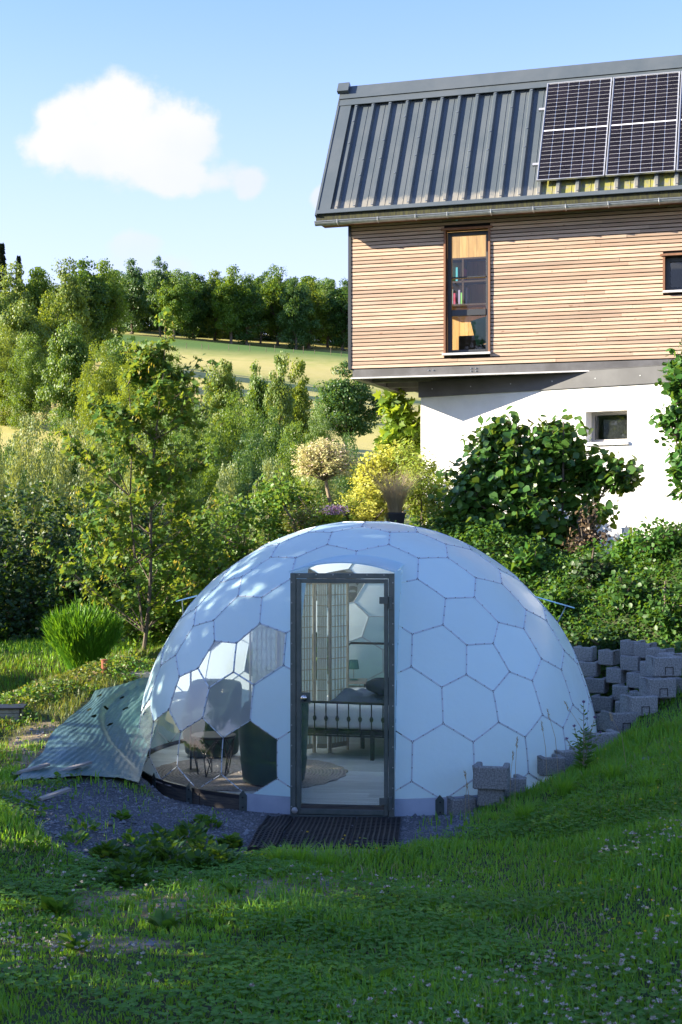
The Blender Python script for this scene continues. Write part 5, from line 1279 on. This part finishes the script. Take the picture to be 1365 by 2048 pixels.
link('fine_twigs', leaves_mesh('twigs', 'lance', bp, bd, rnd(9000), rng.uniform(.08, .20, 9000), .42), L['broom'], e)
q = MB()
for k in range(26): a = k*2.4; q.tube([(0, 0, -.05), (.10*math.cos(a), .10*math.sin(a), .25), (.26*math.cos(a), .26*math.sin(a), .62)], [.012, .008, .003], 5, False)
q.build('woody_stems', M['palebark'], e)
# globe willow
c = Vector(pc(648, 927, 20.6)); b = Vector((P(667, 1050, 20.6).x, 20.6, float(gz(P(667, 1050, 20.6).x, 20.6))))
e = empty('globe_willow', b, 0, 'pale pink and cream globe willow on a slim bare trunk', 'tree')
rc_ = (c-b); MB().tube([(0, 0, -.05), (-.02, 0, (rc_.z-.3)*.5), (rc_.x*.7, 0, rc_.z-.33), (rc_.x, 0, rc_.z)], [.034, .028, .026, .014], 8).build('trunk', M['palebark'], e)
d = rnd(900); d[:, 2] = np.where(d[:, 2] < -.55, -d[:, 2], d[:, 2]); rad = np.array([.52, .46, .38]); tips = np.array(rc_)+d*rad*rng.uniform(.45, 1.0, (900, 1))
a = spray(tips, unit(d+np.array([0, 0, .35])), .20, 13, .042, 'oval', .1, .8, .6, jit=.012, width=.7); link('crown', leaves_mesh('crown', 'oval', *a, width=.7), L['willow'], e)
q = MB(); twigs(q, lambda p: rc_*1.0+Vector((0, 0, -.25)), tips[:160], 1, .006, .002, 3); q.build('crown_twigs', M['palebark'], e)
# bright shrubs behind the dome
shrub('golden_shrub', 'golden yellow leafed shrub behind the dome between globe willow and pot', (pc(745, 1000, 22)[0], 22, 2.4), [(pc(745, 955, 22), (.42, .4, .45)), (pc(725, 1010, 21.6), (.4, .4, .35)), (pc(780, 930, 22.2), (.4, .4, .4)), (pc(770, 1000, 21.8), (.4, .4, .35))], 420, 11, .22, .07, 'oval', L['yellow'], width=.9, droop=.35)
shrub('bamboo_clump', 'yellow green bamboo clump beside the black pot', (pc(845, 1010, 21.4)[0], 21.4, 2.4), [(pc(840, 970, 21.4), (.36, .35, .6)), (pc(880, 1000, 21.0), (.32, .3, .5)), (pc(815, 930, 21.8), (.3, .3, .45))], 460, 11, .22, .10, 'lance', L['bamboo'], droop=.7, width=1.1)
shrub('maple_sapling', 'bright yellow green maple sapling behind the white wall corner', (pc(805, 900, 26)[0]-.1, 26, 2.0), [(pc(800, 850, 26), (.42, .4, .6)), (pc(780, 800, 26), (.28, .3, .3)), (pc(820, 880, 25.8), (.35, .3, .4)), (pc(790, 900, 25.8), (.4, .3, .4))], 150, 8, .3, .19, 'maple', L['bigmaple'], cat='tree', droop=.35, upbias=1)
for k, (px, py, Y, s, lm, lab) in enumerate(((600, 1035, 19.6, .3, 'strip', 'tuft of dry flowering herbs on the terrace edge behind the dome, beside the globe willow'), (640, 1030, 20, .22, 'hedge', 'low green herb below the globe willow crown'), (700, 1020, 20.4, .35, 'bamboo', 'leafy green perennial between globe willow trunk and golden shrub'), (735, 1030, 20.2, .25, 'yellow', 'low golden perennial before the golden shrub'))):
    c = pc(px, py, Y); shrub('garden_perennial', lab, (c[0], Y, c[2]-.25), [(c, (s, s, s*.8))], 110, 9, .16, .06, 'lance', L[lm], cat='plant', width=1.8, stems=4, ntw=30)
c = pc(668, 1034, 19.9); e = empty('lavender', (c[0], c[1], c[2]-.15), 0, 'purple lavender tuft at the foot of the globe willow', 'plant')
blades(260, (0, 0, 0), .10, 0, .16, .28, .006, .6, L['hedge'], 'stems', e); fp_ = np.stack([rng.normal(size=400)*.10, rng.normal(size=400)*.08, rng.uniform(.17, .30, 400)], 1)
link('flower_spikes', leaves_mesh('fl', 'lance', fp_, rnd(400)+np.array([0, 0, 1.]), rnd(400), .04, 1.5), L['purple'], e)
# big broad-leaved shrub before the white wall
def big_shrub():
    Y = 19.6; B = [(pc(1010, 930, Y), (.72, .6, .55)), (pc(930, 990, Y-.1), (.50, .5, .50)), (pc(1100, 930, Y), (.62, .55, .60)), (pc(1040, 1030, Y-.3), (.65, .5, .55)), (pc(1000, 865, Y+.1), (.40, .4, .30)), (pc(1120, 870, Y), (.42, .4, .32)), (pc(1190, 940, Y-.1), (.42, .4, .38)), (pc(960, 1080, Y-.4), (.45, .4, .40)), (pc(1080, 1110, Y-.6), (.35, .3, .35)), (pc(1245, 945, Y-.2), (.28, .3, .18)), (pc(1170, 1020, Y-.3), (.45, .4, .40)), (pc(1130, 1090, Y-.5), (.40, .35, .35)), (pc(1000, 1130, Y-.6), (.4, .35, .3))]
    e = shrub('broad_leaved_shrub', 'large glossy broad leaved shrub in front of the white basement wall', (pc(1120, 1150, Y)[0], Y-.2, 1.6), B, 900, 9, .34, .125, 'oval', L['magnolia'], droop=.6, shell=.35, stems=20, ntw=300, upbias=.9, width=1.35)
    return e
big_shrub()
Y = 18.2
shrub('broad_leaved_shrub', 'low spray of broad leaves hanging behind the dome shoulder', (pc(1080, 1160, Y)[0], Y, .9), [(pc(1060, 1120, Y), (.2, .2, .2)), (pc(1085, 1165, Y), (.2, .2, .12))], 16, 6, .22, .13, 'round', L['hazel'], stems=2, ntw=16)
shrub('withered_shrub', 'withered shrub with brown curled leaves beside the white wall', (pc(1180, 1130, 18.9)[0], 18.9, 1.5), [(pc(1180, 1070, 18.9), (.30, .3, .42)), (pc(1150, 1110, 18.8), (.25, .25, .3))], 130, 9, .2, .065, 'oval', L['dead'], droop=1.0, shell=.2, stems=18, ntw=110)
q = shrub('hazel_shrub', 'hazel with round leaves reaching over the bank in front of the white wall', (pc(1440, 1050, 16.5)[0], 16.5, 1.6), [(pc(1400, 840, 16.5), (.42, .5, .62)), (pc(1385, 770, 16.6), (.25, .4, .35)), (pc(1395, 960, 16.3), (.33, .4, .4)), (pc(1450, 720, 16.6), (.5, .5, .5)), (pc(1360, 720, 16.8), (.10, .2, .2)), (pc(1345, 830, 16.4), (.22, .2, .16)), (pc(1350, 760, 16.4), (.15, .2, .2)), (pc(1358, 920, 16.2), (.16, .2, .2))], 420, 9, .26, .088, 'round', L['hazel'], droop=.3, stems=12, ntw=160)

for k, (px, py, Y, r, lm) in enumerate(((1110, 1190, 17.6, .28, 'ivy'), (1180, 1160, 17.8, .3, 'dark'), (1250, 1180, 17.2, .32, 'ivy'), (1330, 1140, 16.8, .35, 'ivy'), (1150, 1250, 17.0, .22, 'dark'), (1290, 1240, 16.4, .26, 'hazel'), (1350, 1230, 16.2, .3, 'hazel'), (1210, 1230, 16.9, .22, 'dark'), (1320, 1060, 17.6, .35, 'hazel'), (1260, 1120, 18.0, .25, 'weed'))):
    c = pc(px, py, Y); shrub('bramble', ('bramble bush on the shaded bank', 'dark bramble bush on the shaded bank')[k % 2]+' above the planter block wall', (c[0], Y, float(gz(c[0], Y))), [((c[0], Y, float(gz(c[0], Y))+r*.55), (r, r, r*.8))], 90, 9, .2, .065, 'oval', L[lm], group=('brambles on the bank', 'dark brambles on the bank')[k % 2], stems=5, ntw=30, width=1.2, droop=.5)

# ------------------------------------------------------------------ undergrowth, herbs, lawn
def cover(name, n, xr, yr, size, shp, mat, hmax, lab, mask, width=1.0, up=.9, flat=.5):
    x = rng.uniform(*xr, n); y = rng.uniform(*yr, n); k = rng.uniform(size=n) < mask(x, y); x, y = x[k], y[k]; n = len(x)
    lump = np.clip(.45+.75*wob(x, y, 1.6, 9)+.3*wob(x, y, 4.5, 2), .22, 1.5)
    z = gz(x, y)+hmax*lump*rng.uniform(0, 1, n)**1.3
    a = rng.uniform(0, 6.28, n); tip = np.stack([np.cos(a), np.sin(a), rng.normal(size=n)*flat], 1); nr = unit(np.array([-.35, -.2, up*.8])+rng.normal(size=(n, 3))*.5)
    o = link(name, leaves_mesh(name, shp, np.stack([x, y, z], 1), tip, nr, size*rng.uniform(.5, 1.2, n), width), mat); return tag(o, lab, 'plants', kind='stuff')
def grass(name, n, xr, yr, hfun, mask, w, mat, lab, lean=.75):
    x = rng.uniform(*xr, n); y = rng.uniform(*yr, n); k = (rng.uniform(size=n) < mask(x, y)); x, y = x[k], y[k]; n = len(x)
    b = np.stack([x, y, gz(x, y)-.01], 1); a = rng.uniform(0, 6.28, n); h = (hfun(x, y)*rng.uniform(.45, 1.25, n))[:, None]
    out = np.stack([np.cos(a), np.sin(a), 0*a], 1); sd = np.stack([-out[:, 1], out[:, 0], 0*a], 1); ln = (lean*rng.uniform(.05, 1.1, n))[:, None]*h
    ww = (w*rng.uniform(.6, 1.5, n))[:, None]; up = np.array([0, 0, 1.])
    p1 = b+out*ln*.35+up*h*.6; p2 = b+out*ln+up*h*(1-.35*(ln/h)**2)
    V = np.stack([b-sd*ww*.4, b+sd*ww*.4, p1-sd*ww*.45, p1+sd*ww*.45, p2], 1); off = (np.arange(n)*5)[:, None, None]
    o = link(name, arr_mesh(name, V.reshape(-1, 3), [(np.array([[(0, 1, 3, 2)]])+off).reshape(-1, 4), (np.array([[(2, 3, 4)]])+off).reshape(-1, 3)]), mat)
    return tag(o, lab, 'grass', kind='stuff')
rd_ = lambda x, y: np.hypot(x-DX, y-DY)
TQ = [ca, cb, cc_, cd]
def off_tarp(x, y):
    ins = np.ones(np.shape(x), bool)
    for i in range(4):
        a, b = TQ[i], TQ[(i+1) % 4]; ins &= ((b.x-a.x)*(y-a.y)-(b.y-a.y)*(x-a.x)) > -.03*(b-a).length
    return (~ins).astype(float)
cover('bank_undergrowth', 120000, (1.2, 7.5), (15.2, 21.5), .055, 'oval', L['ivy'], .32, 'dark leafy undergrowth covering the bank behind the dome', lambda x, y: ss(2.75, 3.0, rd_(x, y))*ss(14.9, 16.2, y-.5*np.maximum(0, 3.2-x)+.25*(x-2.2)))
cover('bank_undergrowth', 9000, (-2.2, 1.6), (17.7, 20.5), .085, 'oval', L['hedge'], .35, 'green leafy undergrowth on the terrace slope behind the dome', lambda x, y: ss(2.6, 2.9, rd_(x, y)))
cover('sunlit_ground_cover', 26000, (-4.6, -1.6), (13.2, 19.5), .042, 'oval', L['strip'], .15, 'sunlit yellow green ground cover along the crest above the tarpaulin', lambda x, y: ss(1.1, .6, np.abs(y-(15.0+2.2*(x+3.5))))*ss(-1.75, -1.95, x)*off_tarp(x, y))
cover('bank_weeds', 24000, (-4.8, -1.9), (10.6, 17.5), .046, 'oval', L['weed'], .13, 'green weeds on the earth bank beside the tarpaulin', lambda x, y: ss(-.1, .4, wob(x, y, 1.9, 2)+.35)*ss(-2.25, -2.45, x+.02*(y-12.5)-.14*np.maximum(0, y-14.0))*(1-.9*ss(0, .3, soil_mask(x, y)))*ss(2.75, 2.85, rd_(x, y))*off_tarp(x, y))
grass('bank_edge_grass', 26000, (-4.8, -1.8), (11.0, 19.0), lambda x, y: .10+.05*wob(x, y, 2, 3), lambda x, y: ss(-2.3, -2.5, x-.14*np.maximum(0, y-14.0))*(1-.9*soil_mask(x, y))*(1-gravel_mask(x, y))*off_tarp(x, y), .006, L['strip'], 'dry yellow green grass along the left bank', .7)
def inview(x, y, m=.30): return (np.abs(x) < m*y+.3).astype(float)
def lawn_mask(x, y):
    return (1-((x > -.95) & (x < .62) & (y > 11.1) & (y < 12.7)))*inview(x, y)*off_tarp(x, y)*(1-.97*gravel_mask(x, y))*(1-.93*soil_mask(x, y))*ss(2.5, 2.62, rd_(x, y))*np.clip(.45+.9*(.5+.5*wob(x, y, 1.3, 6)), .2, 1)
lh = lambda x, y: .036+.075*np.clip(wob(x, y, 1.3, 8)+.25*wob(x, y, 4.2, 3)+.25, 0, 1.1)+.045*ss(.4, 2.2, x)*np.clip(.5+.7*wob(x, y, 2, 1), 0, 1)
grass('lawn_grass', 250000, (-4.0, 4.6), (4.8, 13.6), lh, lawn_mask,   .0085, L['grass'], 'uneven green lawn grass sloping down to the dome')
grass('tall_grass', 16000, (-4.0, 4.8), (4.8, 14.5), lambda x, y: .16+.08*wob(x, y, 1.5, 3), lambda x, y: lawn_mask(x, y)*ss(.25, .75, wob(x, y, 1.5, 12)+.3*ss(.3, 2, x))*(1-.75*ss(11, 12.5, y)), .007, L['grass'], 'longer grass tufts standing in the lawn', .6)
grass('rough_grass', 36000, (-6.5, -2.0), (17.0, 23.0), lambda x, y: .10+.04*wob(x, y, 1, 3), lambda x, y: np.ones_like(x)*.9, .008, L['grass'], 'rough grass at the foot of the dark shrubs', .7)
grass('bank_grass', 16000, (1.2, 5.0), (12.2, 15.6), lambda x, y: .085+.04*wob(x, y, 1.5, 3), lambda x, y: ss(2.52, 2.7, rd_(x, y))*ss(15.2, 14.6, y+.5*(2.8-x)), .008, L['grass'], 'long grass on the bank below the planter wall', .7)
# clover
def clover(n):
    x = rng.uniform(-3.2, 3.4, n); y = rng.uniform(4.9, 11.5, n); k = rng.uniform(size=n) < lawn_mask(x, y)*ss(.0, .5, wob(x, y, 1.1, 21)+.30); x, y = x[k], y[k]; n = len(x)
    c = np.stack([x, y, gz(x, y)+rng.uniform(.02, .075, n)], 1); a = rng.uniform(0, 6.28, n); P_, T_, N_ = [], [], []
    for j in range(3):
        aa = a+j*2.094; P_.append(c); T_.append(np.stack([np.cos(aa), np.sin(aa), .12+0*aa], 1)); N_.append(unit(np.array([0, 0, 1.])+rng.normal(size=(n, 3))*.25))
    o = link('clover', leaves_mesh('clover', 'round', np.concatenate(P_), np.concatenate(T_), np.concatenate(N_), rng.uniform(.014, .026, 3*n), 1.1), L['clover']); tag(o, 'low clover leaves mixed into the lawn', 'clover', kind='stuff')
clover(60000)
cover('lawn_herbs', 60000, (-3.6, 4.2), (4.9, 12.2), .036, 'oval', L['clover'], .045, 'small broad leaved herbs matted between the lawn grass', lambda x, y: lawn_mask(x, y)*ss(-.1, .5, wob(x, y, 1.7, 33)+.2*wob(x, y, 5, 3)), width=.9)
grass('dry_grass', 9000, (-3.6, 4.2), (4.9, 12.5), lambda x, y: .07+.03*wob(x, y, 2, 3), lambda x, y: lawn_mask(x, y)*ss(.1, .7, wob(x, y, 1.2, 51)), .006, L['straw'], 'dry straw coloured stalks lying in the lawn', 1.6)
def heads(name, n, xr, yr, mask, size, mat, lab, h0, h1, m=14):
    x = rng.uniform(*xr, n); y = rng.uniform(*yr, n); k = rng.uniform(size=n) < mask(x, y); x, y = x[k], y[k]; n = len(x)
    c = np.stack([x, y, gz(x, y)+rng.uniform(h0, h1, n)], 1); d = rnd(n*m); d[:, 2] = np.abs(d[:, 2])*.9+.05
    o = link(name, leaves_mesh(name, 'lance', np.repeat(c, m, 0), d, rnd(n*m), np.repeat(size*rng.uniform(.7, 1.25, n), m), 2.4), mat); return tag(o, lab, 'flowers', kind='stuff')
heads('clover_flowers', 2600, (-2.0, 2.6), (5.2, 9.6), lambda x, y: inview(x, y)*(1-soil_mask(x, y))*ss(.05, .75, wob(x, y, .9, 30)+.1+.35*np.exp(-((x-.35)**2+(y-8.6)**2)/.5)+.35*np.exp(-((x-1.2)**2+(y-6.6)**2)/.8)), .014, L['whiteflower'], 'white and faded pink clover heads scattered over the lawn', .06, .13)
heads('yellow_flowers', 420, (-.3, 3.6), (6, 12.5), lambda x, y: inview(x, y)*ss(.2, .8, wob(x, y, 1.1, 41)+.25*(x-1)), .011, L['yellowflower'], 'small yellow flowers scattered in the bank grass', .10, .22, 7)

# single weeds
def weed(px, py, s, nl, shp, mat, lab, grp, width=1.0, up=.5, name='weed_plant', lsz=.065, bs=.8):
    p = hit(px, py); e = empty(name, p, random.uniform(0, 6), lab, 'weed', grp); a = rng.uniform(0, 6.28, nl)
    el = rng.uniform(.1, 1.0, nl); tip = np.stack([np.cos(a), np.sin(a), up+el*.7], 1); rq = rng.uniform(.05, bs, nl)*s; b = np.stack([rq*np.cos(a), rq*np.sin(a), rng.uniform(0, bs, nl)*s*(1.1-rq/s)], 1)
    link('leaf_rosette', leaves_mesh('w', shp, b, tip, unit(np.array([0, 0, 1.])+rng.normal(size=(nl, 3))*.3), lsz*rng.uniform(.55, 1.1, nl), width), mat, e)
    e.children[0]['kind'] = 'stuff'
    q = MB()
    for k in range(3): q.tube([(0, 0, -.02), (.03*s*math.cos(k*2), .03*s*math.sin(k*2), .4*s)], [.006, .002], 4, False)
    q.build('stem', M['palebark'], e); return e
lw_ = 'leafy dark green weed clump between gravel and lawn'
for px, py, s in ((375, 1690, .22), (320, 1705, .22), (270, 1745, .2), (410, 1720, .2), (340, 1735, .22), (440, 1735, .16), (220, 1720, .15), (300, 1725, .2), (395, 1745, .15), (250, 1770, .16), (460, 1700, .12)): weed(px, py, s, 130, 'oval', L['ivy'], lw_, 'weeds along the gravel edge', 1.0, lsz=.075)
for px, py, s in ((268, 1690, .14), (75, 1700, .12), (150, 1690, .14), (425, 1655, .10), (245, 1640, .08), (405, 1650, .09), (170, 1660, .14)): weed(px, py, s, 40, 'oval', L['weed'], 'small light green weed growing out of the gravel', 'small weeds in the gravel', .9)
for px, py, s in ((160, 1905, .17), (745, 1980, .15), (470, 1790, .13), (330, 1860, .14), (120, 1830, .16)): weed(px, py, s, 16, 'oval', L['weed'], 'broad leaved dock rosette in the lawn', 'dock rosettes in the lawn', .75, lsz=s, bs=.1)
for px, py, s in ((600, 1732, .20), (655, 1738, .18), (560, 1728, .16), (1230, 1560, .2), (1130, 1590, .22), (1300, 1580, .2), (1050, 1640, .2)):
    p = hit(px, py); e = empty('grass_tuft', p, 0, 'thick grass tuft standing beside the rubber mats' if px < 700 else 'thick grass tuft on the bank below the planter blocks', 'grass', 'grass tufts by the mats' if px < 700 else 'grass tufts on the bank'); blades(130, (0, 0, 0), .07, 0, s*.6, s*1.2, .008, .8, L['grass'], 'blades', e)
# thistle and seed stems
p = hit(1168, 1545); e = empty('thistle', p, 0, 'tall thistle with small purple heads in front of the dome flank', 'weed')
q = MB(); tipz = []
for k, (dx, dz) in enumerate(((0, .62), (.10, .48), (-.08, .40), (.16, .34), (-.14, .28))):
    q.tube([(0, 0, 0), (dx*.4, .01*k, dz*.55), (dx, .02*k, dz)], [.006, .004, .002], 5, False); tipz.append((dx, .02*k, dz))
q.build('stem', M['palebark'], e); n = 150; tt = rng.uniform(.05, .95, n); kk = rng.integers(0, 5, n); tz = np.array(tipz)[kk]; bp = tz*tt[:, None]*np.stack([tt, tt, np.ones(n)], 1)
aa = rng.uniform(0, 6.28, n); link('leaves', leaves_mesh('th', 'lance', bp, np.stack([np.cos(aa), np.sin(aa), .35+0*aa], 1), rnd(n), .12*(1-.6*tt), 1.2), L['weed'], e)
tz = np.repeat(np.array(tipz), 14, 0); link('flower_heads', leaves_mesh('fh', 'lance', tz, rnd(70)*.7+np.array([0, 0, 1.]), rnd(70), .028, 2.0), L['purple'], e)
for k, (px, py, h, ln) in enumerate(((1118, 1560, .62, -.10), (1095, 1570, .55, -.05), (1180, 1540, .6, -.22), (940, 1645, .42, -.04), (1020, 1610, .45, .03), (930, 1640, .3, .02), (1030, 1620, .6, .02), (1255, 1545, .5, -.15))):
    p = hit(px, py); e = empty('seed_grass_stem', p, 0, 'thin dry grass stem with seed head in front of the dome', 'grass', 'seed stems before the dome')
    MB().tube([(0, 0, 0), (ln*.3, 0, h*.6), (ln, 0, h)], [.003, .0025, .0015], 4, False).build('stalk', L['straw'], e)
    sd_ = np.stack([ln*np.linspace(.85, 1, 16), rng.normal(size=16)*.004, h*np.linspace(.86, 1, 16)], 1); link('seed_head', leaves_mesh('sh', 'lance', sd_, rnd(16)*.6+np.array([0, 0, 1.]), rnd(16), .028, 1.2), L['straw'], e)
